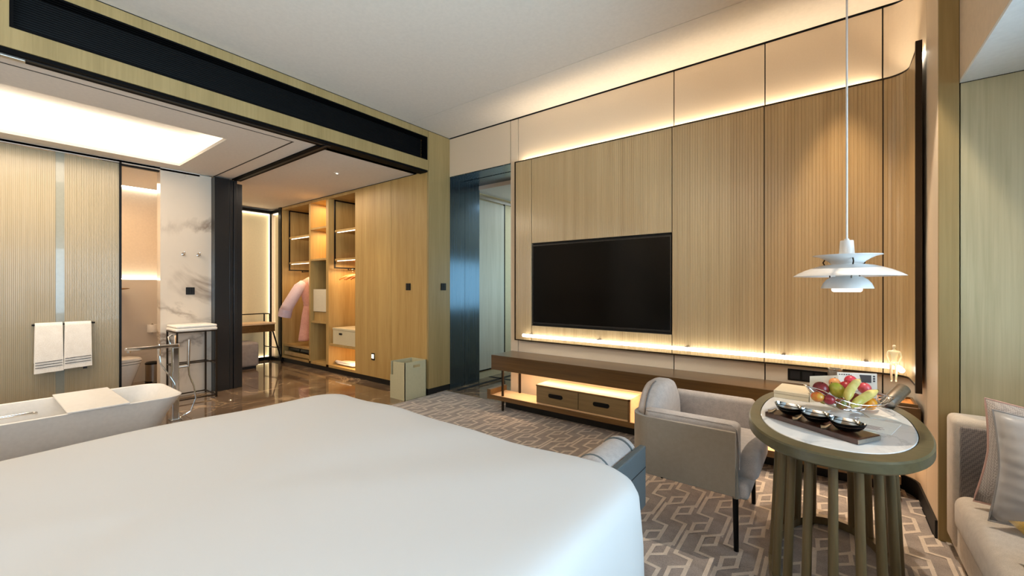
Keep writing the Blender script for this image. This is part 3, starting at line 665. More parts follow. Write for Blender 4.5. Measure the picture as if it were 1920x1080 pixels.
# ============================================================= SOFA
so = thing('sofa', (1.0, 1.3, .01), 'cream grey upholstered sofa with a dark woven arm inset at the right edge', 'sofa')
obj('arm', B(.462, 1.44, 2.775, 2.94, .06, .665), M['sofa'], so, smooth=60, bevel=.028, seg=4)
obj('arm_inset', B(.480, 1.40, 2.755, 2.785, .30, .637), M['sofaw'], so, smooth=60, bevel=.008, seg=2)
obj('seat_cushion', B(.455, 1.40, -.6, 2.765, .165, .335), M['sofa'], so, smooth=60, bevel=.05, seg=5)
obj('base', B(.475, 1.44, -.6, 2.90, .035, .17), M['sofa'], so, bevel=.01)
obj('plinth', B(.53, 1.40, -.55, 2.85, .01, .04), M['blackmat'], so)
obj('backrest', B(1.22, 1.44, -.6, 2.76, .30, .72), M['sofa'], so, smooth=60, bevel=.04, seg=4)
def cushion(name, c, w, h, t, rot, mat, label, pipe=None, cat='cushion', pinch=.10):
    n = 16; mb = MB(); top = []; 
    R_ = Matrix.Translation(c) @ rot
    for sgn in (1, -1):
        vs = []
        for j in range(n+1):
            for i in range(n+1):
                u, v_ = -1+2*i/n, -1+2*j/n
                th = t*((1-u*u)*(1-v_*v_))**.42 * (1+.05*math.sin(7*u+3*v_)+.04*math.sin(9*v_))
                k = 1-pinch*((1-abs(u)**1.5)*abs(v_)**2); k2 = 1-pinch*((1-abs(v_)**1.5)*abs(u)**2)
                vs.append(R_ @ Vector((u*w/2*k2, sgn*th/2, v_*h/2*k)))
        fs = [(j*(n+1)+i, j*(n+1)+i+1, (j+1)*(n+1)+i+1, (j+1)*(n+1)+i) for j in range(n) for i in range(n)]
        mb.add(vs, [f if sgn > 0 else f[::-1] for f in fs])
    o = obj(name, mb, mat, smooth='all')
    bm = bmesh.new(); bm.from_mesh(o.data); bmesh.ops.remove_doubles(bm, verts=bm.verts, dist=1e-4); bmesh.ops.recalc_face_normals(bm, faces=bm.faces); bm.to_mesh(o.data); bm.free()
    tag(o, label, cat)
    if pipe:
        pts = []
        for s0 in range(4):
            for i in range(n):
                a = -1+2*i/n
                u, v_ = [(a,-1),(1,a),(-a,1),(-1,-a)][s0]
                k = 1-pinch*((1-abs(u)**1.5)*abs(v_)**2); k2 = 1-pinch*((1-abs(v_)**1.5)*abs(u)**2)
                pts.append(R_ @ Vector((u*w/2*k2, 0, v_*h/2*k)))
        obj('piping', MB().tube(pts, .004, 6, True), pipe, o, smooth=True)
    return o
RX = lambda a: Matrix.Rotation(math.radians(a), 4, 'X')
RY = lambda a: Matrix.Rotation(math.radians(a), 4, 'Y')
RZ = lambda a: Matrix.Rotation(math.radians(a), 4, 'Z')
cushion('cushion', (.765, 2.615, .555), .50, .44, .13, RZ(-8) @ RX(-14) @ RY(5), M['cushw'], 'grey woven cushion with pink piping leaning on the sofa arm', plain('pink_piping', (196,160,148), .7))
cushion('cushion', (.745, 2.46, .555), .46, .43, .13, RZ(-6) @ RX(-16) @ RY(3), M['satin'], 'shiny grey satin cushion with stitched lines in front of the woven cushion', plain('satin_piping', (150,146,144), .5))
cushion('cushion', (.735, 2.08, .432), .44, .30, .13, RZ(8) @ RX(-78), M['mustard'], 'mustard yellow cushion lying on the sofa seat at the picture edge', None)
# ============================================================= THINGS ON THE TABLE
def P(px, py, d):          # a spot given by sideways, depth and height, worked out for the layout sketch
    r = (px-960)/783*d
    return Vector((-.60390*d+.79706*r, .79706*d+.60390*r, 1.27-(py-540)/783*d))
tr_ = thing('serving_board', (-.04, 2.12, TZ), 'long dark wooden serving board with three bowls on the oval table', 'serving board')
ang = math.atan2(1.955-2.145, .091+.21)
Mx = Matrix.Translation((-.035, 2.118, TZ)) @ Matrix.Rotation(ang, 4, 'Z')
obj('board', MB().box(-.183, .183, -.066, .066, .0, .021).tf(Mx), wood('dark_tray_wood', (48,26,16), (76,44,30), scale=(60,5,60), rough=.3, coat=.5, kind='Object'), tr_, bevel=.002, seg=1)
obj('end_strip', MB().box(.183, .186, -.064, .064, .003, .018).tf(Mx), M['steel'], tr_)
for k, (dx, lab) in enumerate(((-.115, 'small polished metal bowl at the left end of the serving board'), (-.005, 'small polished metal bowl in the middle of the serving board'), (.108, 'small polished metal bowl at the right end of the serving board'))):
    c = Mx @ Vector((dx, .0, .021))
    bw = thing('bowl', tuple(c), lab, 'bowl', 'bowls on the serving board')
    def leaf(sc, z, n=40):
        out = []
        for i in range(n):
            t = 2*PI*i/n; x = math.cos(t); y = math.sin(t)
            rr = 1+.10*abs(x)**6
            out.append(Mx @ Vector((dx+.060*sc*x*rr*(1+.0), .052*sc*y*(1-.15*abs(x)), .021+z+.006*sc*abs(x)**4)))
        return out
    obj('shell', MB().loft([leaf(.35,.001), leaf(.62,.005), leaf(.86,.018), leaf(1,.034), leaf(.985,.035)], False), M['black'], bw, smooth=60)
    lm = MB().loft([leaf(.985,.035), leaf(.90,.022), leaf(.7,.010), leaf(.34,.004), leaf(.02,.003)], False)
    obj('lining', lm, M['bowlin'], bw, smooth=60)
    if k < 3:
        s_ = Mx @ Vector((dx-.03, -.045, .021)); e_ = Mx @ Vector((dx-.055, -.062, .024))
        obj('spoon', MB().tube([s_+Vector((0,0,.02)), (s_+e_)/2+Vector((0,0,.004)), e_], [.004,.007,.009], 8), M['spoon'], bw, smooth=True)
# cream box
bx = thing('box', (-.14, 2.67, TZ), 'flat cream cardboard box on the back left of the oval table', 'box')
Mb = Matrix.Translation((-.142, 2.665, TZ)) @ Matrix.Rotation(-.10, 4, 'Z')
obj('body', MB().box(-.075, .075, -.105, .105, 0, .020).tf(Mb), M['leatherlight'], bx)
obj('lid', MB().box(-.076, .076, -.106, .106, .0215, .037).tf(Mb), M['leatherlight'], bx, bevel=.001, seg=1)
# fruit basket
BD = 1.95
bk = thing('fruit_basket', tuple(P(1589, 768, BD)), 'shallow silver wire basket of fruit on the oval table', 'basket')
R_ = Vector((.79706, .6039, 0)); Fw = Vector((-.6039, .79706, 0)); c0 = P(1589, 768, BD); c0.z = TZ
def bp(r, f, z): return c0 + R_*r + Fw*f + Vector((0,0,z))
wires = []
for k in range(9):
    q_ = -1+2*k/8; pts = []
    for i in range(15):
        s_ = -1+2*i/14
        w_ = math.sqrt(max(0, 1-abs(s_)**2.2))
        f_ = .115*q_*w_
        z_ = .004+.05*(q_*q_)*w_ + (.108 if s_ < 0 else .062)*abs(s_)**2.3
        pts.append(bp(.188*s_, f_, z_))
    obj('wire', MB().tube(pts, .0012 if abs(q_) < 1 else .002, 6), M['chrome'], bk, smooth=True)
for s_ in (-.55, 0, .55):
    w_ = math.sqrt(1-abs(s_)**2.2)
    obj('cross_wire', MB().tube([bp(.188*s_, .115*(-1+2*k/10)*w_, .002+.05*(-1+2*k/10)**2*w_+(.108 if s_ < 0 else .062)*abs(s_)**2.3) for k in range(11)], .0012, 6), M['chrome'], bk, smooth=True)
def fruitmat(name, a, b_, sc=18, rough=.35):
    q = Mat(name); q.set(Roughness=rough, Coat_Weight=.25)
    t = q.n('ShaderNodeTexNoise'); t.inputs['Scale'].default_value = sc; t.inputs['Detail'].default_value = 3; q.l(q.coord(), t.inputs['Vector'])
    q.l(q.ramp(t.outputs['Fac'], [(.35, lin(a)), (.65, lin(b_))]), q.b.inputs['Base Color']); return q.m
def fr_at(px, py, f, r, name, mat, label, stretch=(1,1,1), rot=None, group='fruit in the wire basket'):
    d = BD+f; c = P(px, py, d)
    t_ = thing(name, tuple(c), label, 'fruit', group)
    mb = MB().ell(c, (r*stretch[0], r*stretch[1], r*stretch[2]), 20, 12, rot)
    obj('flesh', mb, mat, t_, smooth='all')
    tip = (rot @ Vector((0,0,r*stretch[2])) if rot else Vector((0,0,r*stretch[2])))
    obj('stem', MB().tube([c+tip*.93, c+tip*1.12+Vector((.002,0,0))], .0018, 6), M['bronze'], t_)
    return t_
r3 = lambda x, y, z: (Matrix.Rotation(math.radians(x),3,'X') @ Matrix.Rotation(math.radians(y),3,'Y') @ Matrix.Rotation(math.radians(z),3,'Z'))
fr_at(1539, 729, .03, .034, 'plum', fruitmat('dark_red_skin', (96,10,24), (134,30,36)), 'large dark red round fruit at the left of the basket, topmost on that side', (1,1,.96), r3(20,10,0))
fr_at(1533, 744, -.035, .027, 'peach', fruitmat('peach_skin', (226,82,40), (214,170,60), 30), 'small orange and green peach under the large dark red fruit', (1,1,.85))
fr_at(1570, 732, .0, .031, 'mango', fruitmat('green_yellow_skin', (150,160,40), (196,186,70), 20), 'yellow green mango left of the upright banana', (1,.9,1.22), r3(0,-35,0))
fr_at(1555, 749, -.06, .023, 'plum', fruitmat('purple_skin', (110,14,40), (160,40,50)), 'small purple red plum low at the front left of the basket')
fr_at(1545, 748, .02, .024, 'apple', fruitmat('yellow_green_skin', (170,170,60), (214,190,80)), 'yellow green apple half hidden behind the small purple plum')
fr_at(1578, 757, -.05, .026, 'apple', fruitmat('red_green_skin', (190,30,44), (120,130,50), 26), 'red and green apple low in the middle front of the basket')
fr_at(1629, 756, -.03, .031, 'orange', fruitmat('orange_skin', (240,140,10), (250,176,30), 60, .45), 'bright orange at the front right under the lower banana')
fr_at(1595, 714, .085, .026, 'apple', fruitmat('rose_red_skin', (176,30,56), (214,70,90)), 'rose red apple at the top of the pile behind the upright banana')
fr_at(1586, 726, .05, .028, 'apple', fruitmat('deep_red_skin', (140,16,30), (180,36,44)), 'deep red apple between the mango and the upright banana')
fr_at(1621, 728, .06, .027, 'apple', fruitmat('pink_red_skin', (190,50,70), (216,96,104)), 'pinkish red apple behind the lower banana')
fr_at(1565, 718, .075, .024, 'peach', fruitmat('pale_peach_skin', (226,130,80), (230,170,100)), 'pale peach at the back of the basket behind the mango')
fr_at(1604, 748, .02, .026, 'apple', fruitmat('brownish_red_skin', (120,20,30), (150,60,40)), 'dark red apple underneath the two bananas')  # skin mottled from dark red to brownish red
by = fruitmat('banana_skin', (200,190,84), (238,220,142), 12, .45)
def banana(pts, label, r=.0175):
    ps = [P(a, b_, BD+f) for a, b_, f in pts]
    fine = []
    n = 14
    for i in range(n+1):                     # smooth curve through three points
        t = i/n; fine.append(ps[0]*(1-t)**2 + ps[1]*2*t*(1-t) + ps[2]*t*t)
    rs = [r*(.35+.65*min(1, 4.5*min(i/n, 1-i/n))**.7) for i in range(n+1)]; 
    t_ = thing('banana', tuple(ps[0]), label, 'fruit', 'fruit in the wire basket')
    obj('skin', MB().tube(fine, rs, 6), by, t_, smooth=60)
    e = fine[-1]; d = (fine[-1]-fine[-2]).normalized()
    obj('stalk', MB().tube([e, e+d*.014], [.006, .0045], 6), fruitmat('stalk_skin', (90,90,30), (140,130,50)), t_)
banana([(1589, 751, -.075), (1590, 728, -.06), (1611, 713, .02)], 'green yellow banana standing upright across the fruit pile', .0185)
banana([(1596, 763, -.085), (1620, 744, -.08), (1644, 733, -.01)], 'lower green yellow banana lying over the orange', .0185)
# cards and papers
cd1 = thing('menu_card', (-.01, 2.66, TZ), 'blank cream folded card standing behind the fruit basket', 'card')
a0, a1 = P(1518, 757, 2.08), P(1572, 764, 2.10)
up_ = Vector((0, .03, .125))
a0.z = a1.z = TZ+.001
dn = Vector((0,.0012,0))
obj('front_leaf', MB().add([a0, a1, a1+up_, a0+up_, a0+dn, a1+dn, a1+up_+dn, a0+up_+dn], [(0,1,2,3),(7,6,5,4),(0,4,5,1),(1,5,6,2),(2,6,7,3),(3,7,4,0)]), M['leatherlight'], cd1)
bk_ = Vector((0, .09, 0))
obj('back_leaf', MB().add([a0+bk_, a1+bk_, a1+up_, a0+up_, a0+bk_+dn, a1+bk_+dn, a1+up_+dn, a0+up_+dn], [(0,1,2,3),(7,6,5,4),(0,4,5,1),(1,5,6,2),(2,6,7,3),(3,7,4,0)]), M['leatherlight'], cd1)
cd2 = thing('picture_card', (.12, 2.80, TZ), 'white printed card with a dark picture standing behind the fruit', 'card')
q0, q1 = P(1570, 757, 2.19), P(1645, 764, 2.15); q0.z = q1.z = TZ+.001; u2 = Vector((0,.02,.124))
def quad3(a, b_, c_, d_, t_=.0012):
    n = (b_-a).cross(d_-a).normalized()*t_
    return MB().add([a, b_, c_, d_, a-n, b_-n, c_-n, d_-n], [(0,1,2,3),(7,6,5,4),(0,4,5,1),(1,5,6,2),(2,6,7,3),(3,7,4,0)])
obj('sheet', quad3(q0, q1, q1+u2, q0+u2), M['paper'], cd2)
obj('foot', quad3(q0+Vector((0,.06,0)), q1+Vector((0,.06,0)), q1+u2, q0+u2), M['paper'], cd2)
def on2(u, v_, off=.001): return q0+(q1-q0)*u+u2*v_+Vector((0,-off,0))
ink = plain('dark_print', (60,52,50), .6)
obj('picture', quad3(on2(.62,.62), on2(.86,.62), on2(.86,.93), on2(.56,.93), .0004), ink, cd2)
for k in range(3): obj('print_mark', quad3(on2(.90,.66+k*.095), on2(.955,.66+k*.095), on2(.955,.725+k*.095), on2(.90,.725+k*.095), .0004), ink, cd2)
for k in range(5): obj('print_mark', quad3(on2(.04+k*.06,.90), on2(.08+k*.06,.90), on2(.08+k*.06,.94), on2(.04+k*.06,.94), .0004), ink, cd2)
lf = thing('leaflet', (.15, 2.25, TZ), 'white printed leaflet lying flat on the marble right of the serving board', 'leaflet')
Ml = Matrix.Translation((.155, 2.285, TZ)) @ Matrix.Rotation(-.25, 4, 'Z')
obj('sheet', MB().box(-.065, .065, -.10, .10, .0005, .0016).tf(Ml), M['paper'], lf)
for k in range(5): obj('print_line', MB().box(-.045, .02+.008*(k % 3), -.07+k*.012, -.065+k*.012, .0016, .0019).tf(Ml), plain('grey_red_print', (150,120,118), .6), lf)
lf2 = thing('paper_sheet', (.2, 2.55, TZ), 'blank white sheet lying under the grey metal cylinder lamp', 'paper')
obj('sheet', MB().box(-.05, .05, -.10, .10, .0005, .0016).tf(Matrix.Translation((.165, 2.52, TZ)) @ Matrix.Rotation(.3, 4, 'Z')), M['paper'], lf2)
# tilted metal cylinder on a thin arm
lp = thing('desk_lamp', tuple(P(1655, 770, 2.0)), 'tilted brushed grey metal cylinder lamp on thin wire arms right of the fruit', 'lamp')
e0, e1 = P(1664, 757, 1.98), P(1694, 729, 2.02)
obj('head', MB().tube([e0, e0+(e1-e0)*.02, e0+(e1-e0)*.98, e1], [.026,.030,.030,.028], 28), M['steel'], lp, smooth=40)
bs_ = P(1632, 765, 2.05); bs_.z = TZ
obj('base', MB().lathe([(.001,0),(.028,0),(.028,.006),(.001,.008)], bs_, 24), M['black'], lp, smooth=40)
obj('arm', MB().tube([bs_+Vector((.006,0,.006)), bs_+Vector((.03,0,.035)), e0], .0018, 6), M['chrome'], lp)
obj('arm', MB().tube([bs_+Vector((-.006,0,.006)), bs_+Vector((.015,-.01,.02)), e0+Vector((0,0,-.012))], .0018, 6), M['chrome'], lp)
# ---- on the console
pot = thing('steel_pot', (.01, 3.50, .575), 'brushed steel cylinder standing on the console behind the fruit', 'pot')
pc = P(1566, 720, 1); pc = Vector((-.60390*2.79+.79706*(606/783*2.79), .79706*2.79+.6039*(606/783*2.79), .575))
pot.location = pc; ORG[pot.name] = pc.copy()
obj('body', MB().lathe([(.001,0),(.038,0),(.038,.155),(.034,.155),(.034,.02),(.001,.02)], pc, 32), M['steel'], pot, smooth=40)
obj('rim_ring', MB().lathe([(.038,.15),(.0395,.152),(.0395,.157),(.036,.157)], pc, 32), M['chrome'], pot, smooth=40)
sk = thing('socket_panel', (-.12, 3.70, .64), 'dark flush socket panel in the cream wall just above the console', 'socket')
obj('plate', B(-.240, -.005, 3.694, 3.70, .59, .675), M['black'], sk, bevel=.002, seg=1)
for k in range(3): obj('socket', B(-.225+k*.074, -.165+k*.074, 3.692, 3.694, .603, .662), M['blackmat'], sk, bevel=.0015, seg=1)
dt = thing('desk_tray', (.34, 3.45, .575), 'shallow wooden tray lined in orange leather at the right end of the console', 'tray')
obj('rim', B(.22, .415, 3.345, 3.36, .576, .592).box(.22, .415, 3.55, 3.562, .576, .592).box(.22, .232, 3.36, 3.55, .576, .592).box(.403, .415, 3.36, 3.55, .576, .592), M['console'], dt)
obj('lining', B(.232, .403, 3.36, 3.55, .576, .581), plain('orange_leather', (206,134,64), .5), dt)
for k in range(2): 
    o = obj('pen', MB().tube([(.25, 3.47+k*.02, .585), (.37, 3.50+k*.02, .585)], .004, 8), M['bronze'], None, smooth=True)
    tag(o, 'slim dark pen lying in the orange lined tray, ' + ('nearer the room' if k == 0 else 'nearer the wall'), 'pen', 'pens in the desk tray')
# ---- glass figurine seated on the light rail
fm = Mat('pale_gold_resin'); fm.set(Base_Color=lin((255,246,218)), Roughness=.25, Subsurface_Weight=.4, Coat_Weight=.3)
def skin(name, joints, edges, mat, root=0, sub=2):
    me = bpy.data.meshes.new(name); me.from_pydata([j[0] for j in joints], edges, [])
    o = bpy.data.objects.new(name, me); C.objects.link(o)
    o.modifiers.new('s', 'SKIN'); m = o.modifiers.new('u', 'SUBSURF'); m.levels = m.render_levels = sub
    for i, j in enumerate(joints):
        r = j[1] if isinstance(j[1], tuple) else (j[1], j[1])
        me.skin_vertices[0].data[i].radius = r; me.skin_vertices[0].data[i].use_root = (i == root)
    bpy.context.view_layer.update()
    dg = bpy.context.evaluated_depsgraph_get(); me2 = bpy.data.meshes.new_from_object(o.evaluated_get(dg)); me2.materials.clear(); me2.materials.append(mat)
    me2.polygons.foreach_set('use_smooth', [True]*len(me2.polygons))
    o.modifiers.clear(); o.data = me2; return o
J = [((0,0,0),(.016,.012)), ((0,.002,.03),(.013,.010)), ((0,.002,.062),(.021,.012)), ((0,0,.080),(.006,.006)), ((0,-.001,.087),(.0055,.0055)), ((0,-.002,.096),(.010,.011)), ((0,-.002,.108),(.0095,.010)),
     ((-.024,0,.070),.0065), ((-.030,.0,.042),.005), ((-.022,-.014,.018),.0042), ((-.017,-.024,.012),(.004,.003)),
     ((.024,0,.070),.0065), ((.030,.0,.042),.005), ((.022,-.014,.018),.0042), ((.017,-.024,.012),(.004,.003)),
     ((-.010,-.012,-.002),.0095), ((-.011,-.044,.002),.0075), ((-.009,-.040,-.045),.006), ((-.007,-.038,-.088),.0042), ((-.008,-.052,-.094),(.004,.003)),
     ((.010,-.012,-.002),.0095), ((.011,-.044,.002),.0075), ((.012,-.048,-.044),.006), ((.012,-.055,-.084),.0042), ((.013,-.068,-.090),(.004,.003))]
E_ = [(0,1),(1,2),(2,3),(3,4),(4,5),(5,6),(2,7),(7,8),(8,9),(9,10),(2,11),(11,12),(12,13),(13,14),(0,15),(15,16),(16,17),(17,18),(18,19),(0,20),(20,21),(21,22),(22,23),(23,24)]
fig = skin('figurine', J, E_, fm.m)
fig.location = (.330, 3.545, .793); fig.rotation_euler = (0, 0, math.radians(-10)); fig.scale = (1.12, 1.12, 1.12)
tag(fig, 'pale gold seated human figurine with dangling legs on the end of the light rail', 'figurine')
# ============================================================= BATHROOM THINGS
tubx = thing('bathtub', (-4.44, .3, 0), 'freestanding matt white bathtub with a thin rim behind the bed', 'bathtub')
X0_, X1_, Y0_, Y1_ = -4.80, -4.07, -.75, 1.085
def ringz(ins, z, r): return [(p[0], p[1], z) for p in rrect(X0_+ins, X1_-ins, Y0_+ins*1.3, Y1_-ins*1.3, r, 8)]
obj('shell', MB().loft([ringz(.17,.0,.14), ringz(.155,.02,.16), ringz(.10,.15,.18), ringz(.045,.30,.17), ringz(.012,.39,.15), ringz(0,.42,.14), ringz(.004,.425,.14), ringz(.014,.425,.13), ringz(.020,.418,.13), ringz(.045,.33,.14), ringz(.085,.18,.15), ringz(.13,.11,.14), ringz(.20,.09,.10)], True), M['tub'], tubx, smooth=60)
obj('overflow', MB().lathe([(.001,0),(.022,0),(.022,.004),(.001,.006)], (0,0,0), 20).tf(Matrix.Translation((-4.745, .70, .335)) @ Matrix.Rotation(PI/2+.25, 4, 'Y') @ Matrix.Scale(.4, 4, (1,0,0))), M['chrome'], tubx, smooth=40)
obj('grab_handle', MB().tube([(-4.72,-.12,.33),(-4.68,-.115,.345),(-4.67,-.08,.35),(-4.67,.30,.35),(-4.68,.335,.345),(-4.72,.34,.33)], .011, 10), M['chrome'], tubx, smooth=True)
bt = tag(obj('bath_tray', B(-4.83, -4.05, .43, .745, .4255, .438), M['tub'], None, bevel=.004), 'thin white board laid across the bathtub rim', 'bath tray')
# floor standing tap
fx, fy = -5.03, 1.25
fa = thing('bath_tap', (fx, fy, 0), 'chrome floor-standing bath tap with hand shower and hose beyond the tub', 'tap')
obj('column', MB().box(fx-.03, fx+.03, fy-.025, fy+.025, .0, .70), M['chrome'], fa, bevel=.006)
obj('floor_plate', B(fx-.05, fx+.05, fy-.045, fy+.045, 0, .010), M['chrome'], fa, bevel=.003)
obj('spout', MB().box(fx-.02, fx+.02, fy-.36, fy+.03, .700, .730), M['chrome'], fa, bevel=.008, seg=3)
obj('outlet', MB().lathe([(.001,0),(.013,0),(.013,.02),(.001,.02)], (fx, fy-.335, .683), 14), M['chrome'], fa, smooth=40)
obj('lever', MB().tube([(fx, fy-.04, .73), (fx-.01, fy-.05, .80), (fx-.01, fy-.02, .815), (fx, fy, .81), (fx, fy+.0, .73)], [.007,.009,.010,.009,.007], 8), M['chrome'], fa, smooth=True)
obj('side_knob', MB().tube([(fx, fy-.12, .74), (fx, fy-.12, .70), (fx, fy-.12, .63)], [.010, .014, .012], 10), M['chrome'], fa, smooth=40)
obj('hose', MB().tube([(fx+.0, fy-.12, .63), (fx+.01, fy-.115, .56), (fx+.03, fy-.07, .47), (fx+.05, fy-.02, .36), (fx+.06, fy+.0, .20)], .007, 8), M['chrome'], fa, smooth=True)
hx, hy = fx+.02, fy+.10
obj('shower_holder', MB().tube([(fx, fy+.02, .50), (hx, hy, .505)], .010, 8), M['chrome'], fa, smooth=True)
obj('hand_shower', MB().tube([(hx, hy, .50), (hx, hy, .60), (hx, hy+.003, .74), (hx, hy+.004, .765)], [.011, .012, .013, .010], 10), M['steel'], fa, smooth=True)
obj('hose', MB().tube([(hx, hy, .50), (hx+.0, hy+.005, .42), (hx+.01, hy+.04, .30), (hx+.01, hy+.06, .18), (hx, hy+.02, .06), (hx-.0, hy-.06, .02), (fx+.03, fy+.03, .015)], .007, 8), M['chrome'], fa, smooth=True)
# rail stool with folded towel look
sx0, sx1, sy0, sy1 = -6.045, -5.69, 1.43, 1.80
stl = thing('towel_stand', ((sx0+sx1)/2, (sy0+sy1)/2, 0), 'tall thin black metal frame stand against the marble wall', 'stand')
for x in (sx0, sx1):
    for y in (sy0, sy1):
        obj('leg', B(x-.008, x+.008, y-.008, y+.008, 0, .785), M['bronze'], stl)
for z in (.03, .395, .777):
    for x in (sx0, sx1):
        if z == .395 and x == sx1: z_ = .43
        else: z_ = z
        obj('rail', B(x-.006, x+.006, sy0, sy1, z_-.006, z_+.006), M['bronze'], stl)
    for y in (sy0, sy1):
        obj('rail', B(sx0, sx1, y-.006, y+.006, z-.006, z+.006), M['bronze'], stl)
tw = thing('folded_towel', ((sx0+sx1)/2, (sy0+sy1)/2, .785), 'thick folded white bath towel lying on top of the metal stand', 'towel')
obj('lower_fold', MB().prism(rrect(sx0-.01, sx1+.015, sy0-.01, sy1+.01, .02), .786, .820), M['towel'], tw, smooth=50, bevel=.012, seg=3)
obj('upper_fold', MB().prism(rrect(sx0-.01, sx1+.010, sy0-.005, sy1+.008, .02), .822, .852), M['towel'], tw, smooth=50, bevel=.012, seg=3)
# hooks and switch on the marble wall
for y, lab in ((1.585, 'left'), (1.735, 'right')):
    h = thing('wall_hook', (-6.07, y, 1.67), 'small chrome robe hook on the marble wall, the %s of the pair' % lab, 'hook', 'robe hooks on the marble wall')
    obj('base', MB().tube([(-6.08, y, 1.67), (-6.068, y, 1.67)], .018, 16), M['chrome'], h, smooth=40)
    obj('hook', MB().tube([(-6.068, y, 1.67), (-6.03, y, 1.665), (-6.02, y, 1.68), (-6.02, y, 1.695)], .007, 8), M['chrome'], h, smooth=True)
def switch(x, y, z, face, label, n=2):
    s = thing('light_switch', (x, y, z), label, 'switch'); w_ = .043
    if face == 'x':
        obj('plate', B(x, x+.008, y-w_, y+w_, z-w_, z+w_), M['black'], s, bevel=.002, seg=1)
        for i in range(n):
            for j in range(2): obj('button', B(x+.008, x+.011, y-w_+.006+i*(2*w_-.01)/n, y-w_+.002+(i+1)*(2*w_-.01)/n, z-w_+.006+j*.038, z-w_+.041+j*.038), M['blackmat'], s)
    else:
        obj('plate', B(x-w_, x+w_, y-.008, y, z-w_, z+w_), M['black'], s, bevel=.002, seg=1)
        for i in range(n):
            for j in range(2): obj('button', B(x-w_+.006+i*(2*w_-.01)/n, x-w_+.002+(i+1)*(2*w_-.01)/n, y-.011, y-.008, z-w_+.006+j*.038, z-w_+.041+j*.038), M['blackmat'], s)
    return s
switch(-6.08, 1.655, 1.235, 'x', 'square black light switch plate on the marble bathroom wall', 3)
switch(-4.147, 3.349, 1.285, 'y', 'black light switch plate on the closed pale oak wardrobe panel', 2)
switch(-3.784, 3.59, 1.285, 'x', 'black light switch plate on the pale pilaster beside the metal doorway', 2)
# towel rail with two striped towels
tl = thing('towel_rail', (-6.03, .63, .91), 'dark metal towel rail across the reeded glass screens', 'towel rail')
obj('bar', MB().tube([(-6.03, .405, .915), (-6.03, .835, .915)], .008, 10), M['black'], tl, smooth=True)
for y in (.42, .595, .82): obj('bracket', MB().tube([(-6.09, y, .915), (-6.03, y, .915)], .010, 10), M['black'], tl, smooth=True)
stripe = plain('dark_towel_stripe', (70,66,64), .9)
for y0, y1, zl, lab, tg in ((.425, .605, .455, 'left', 0), (.620, .805, .475, 'right', 1)):
    t_ = thing('towel', (-6.03, (y0+y1)/2, .92), 'white hand towel with three dark hem stripes, the %s one on the glass screen rail' % lab, 'towel', 'striped towels on the rail')
    prof = [(-6.052, zl+.10), (-6.052, .90), (-6.047, .925), (-6.03, .935), (-6.013, .925), (-6.006, .90), (-6.004, zl), (-6.014, zl), (-6.016, .90), (-6.03, .922), (-6.042, .90), (-6.042, zl+.10)]
    rings = []
    for k in range(9):
        y = y0+(y1-y0)*k/8; w_ = .004*math.sin(k*1.3+tg)
        rings.append([(x+w_*((.93-z)/.4), y+(.006*(y-(y0+y1)/2)/.09)*((.93-z)/.4), z+(.01*(k/8-.5) if z < .6 else 0)) for x, z in prof])
    obj('cloth', MB().loft(rings, True), M['towel'], t_, smooth=60)
    for j in range(3):
        zs = zl+.055+j*.025
        pts = [(-6.0015+.004*math.sin(k*1.3+tg)*((.93-zs)/.4), y0+.001+(y1-y0-.002)*k/8, zs+.01*(k/8-.5)) for k in range(9)]
        obj('stripe', MB().tube(pts, .0028, 5), stripe, t_)
    if tg: obj('care_label', B(-6.003, -5.999, .745, .775, .455, .475), M['blackmat'], t_)
# toilet
to = thing('toilet', (-6.62, 1.05, 0), 'white one-piece toilet with closed lid seen beside the glass screen', 'toilet')
def tring(ax, y0, y1, z, e=2.0, cx=-6.62, n=40):
    out = []
    for i in range(n):
        t = 2*PI*i/n; c, s_ = math.cos(t), math.sin(t); yc = y0+(y1-y0)*.45
        y1_ = y1-.03; hy = (y1_-yc) if s_ > 0 else (yc-y0)
        ee = 2.2 if s_ > 0 else 6
        out.append((cx+ax*abs(c)**(2/3)*(1 if c > 0 else -1), yc+hy*abs(s_)**(2/ee)*(1 if s_ > 0 else -1), z))
    return out
obj('bowl', MB().loft([tring(.15,.68,1.20,0), tring(.155,.68,1.22,.02), tring(.17,.68,1.28,.20), tring(.19,.68,1.33,.355), tring(.19,.68,1.335,.375)], True), M['white'], to, smooth=50)
obj('seat', MB().loft([tring(.192,.68,1.342,.380), tring(.195,.68,1.348,.390), tring(.192,.68,1.342,.400)], True), M['white'], to, smooth=50)
obj('lid', MB().loft([tring(.192,.68,1.342,.404), tring(.197,.68,1.350,.416), tring(.190,.68,1.335,.440), tring(.15,.70,1.25,.452)], True), M['white'], to, smooth=50)
obj('cistern', MB().prism(rrect(-6.82, -6.42, .42, .70, .05), 0, .50), M['white'], to, smooth=50, bevel=.015)
rh = thing('toilet_roll', (-7.40, 1.585, .70), 'white toilet roll standing on its wall holder by the marble wall', 'toilet roll')
obj('roll', MB().lathe([(.018,.0),(.055,.0),(.056,.004),(.056,.10),(.055,.104),(.018,.104),(.018,.0)], (-7.385,1.585,.665), 28), M['towel'], rh, smooth=40)
obj('core', MB().lathe([(.018,.002),(.018,.106),(.015,.106),(.015,.002)], (-7.385,1.585,.665), 20), M['bronze'], rh, smooth=40)
obj('holder', B(-7.45, -7.38, 1.575, 1.595, .650, .664), M['chrome'], rh)
obj('holder_pin', MB().tube([(-7.385,1.585,.655),(-7.385,1.585,.785)], .008, 8), M['chrome'], rh)
bn = thing('pedal_bin', (-7.28, 1.58, 0), 'small dark steel pedal bin on the floor of the toilet room', 'bin')
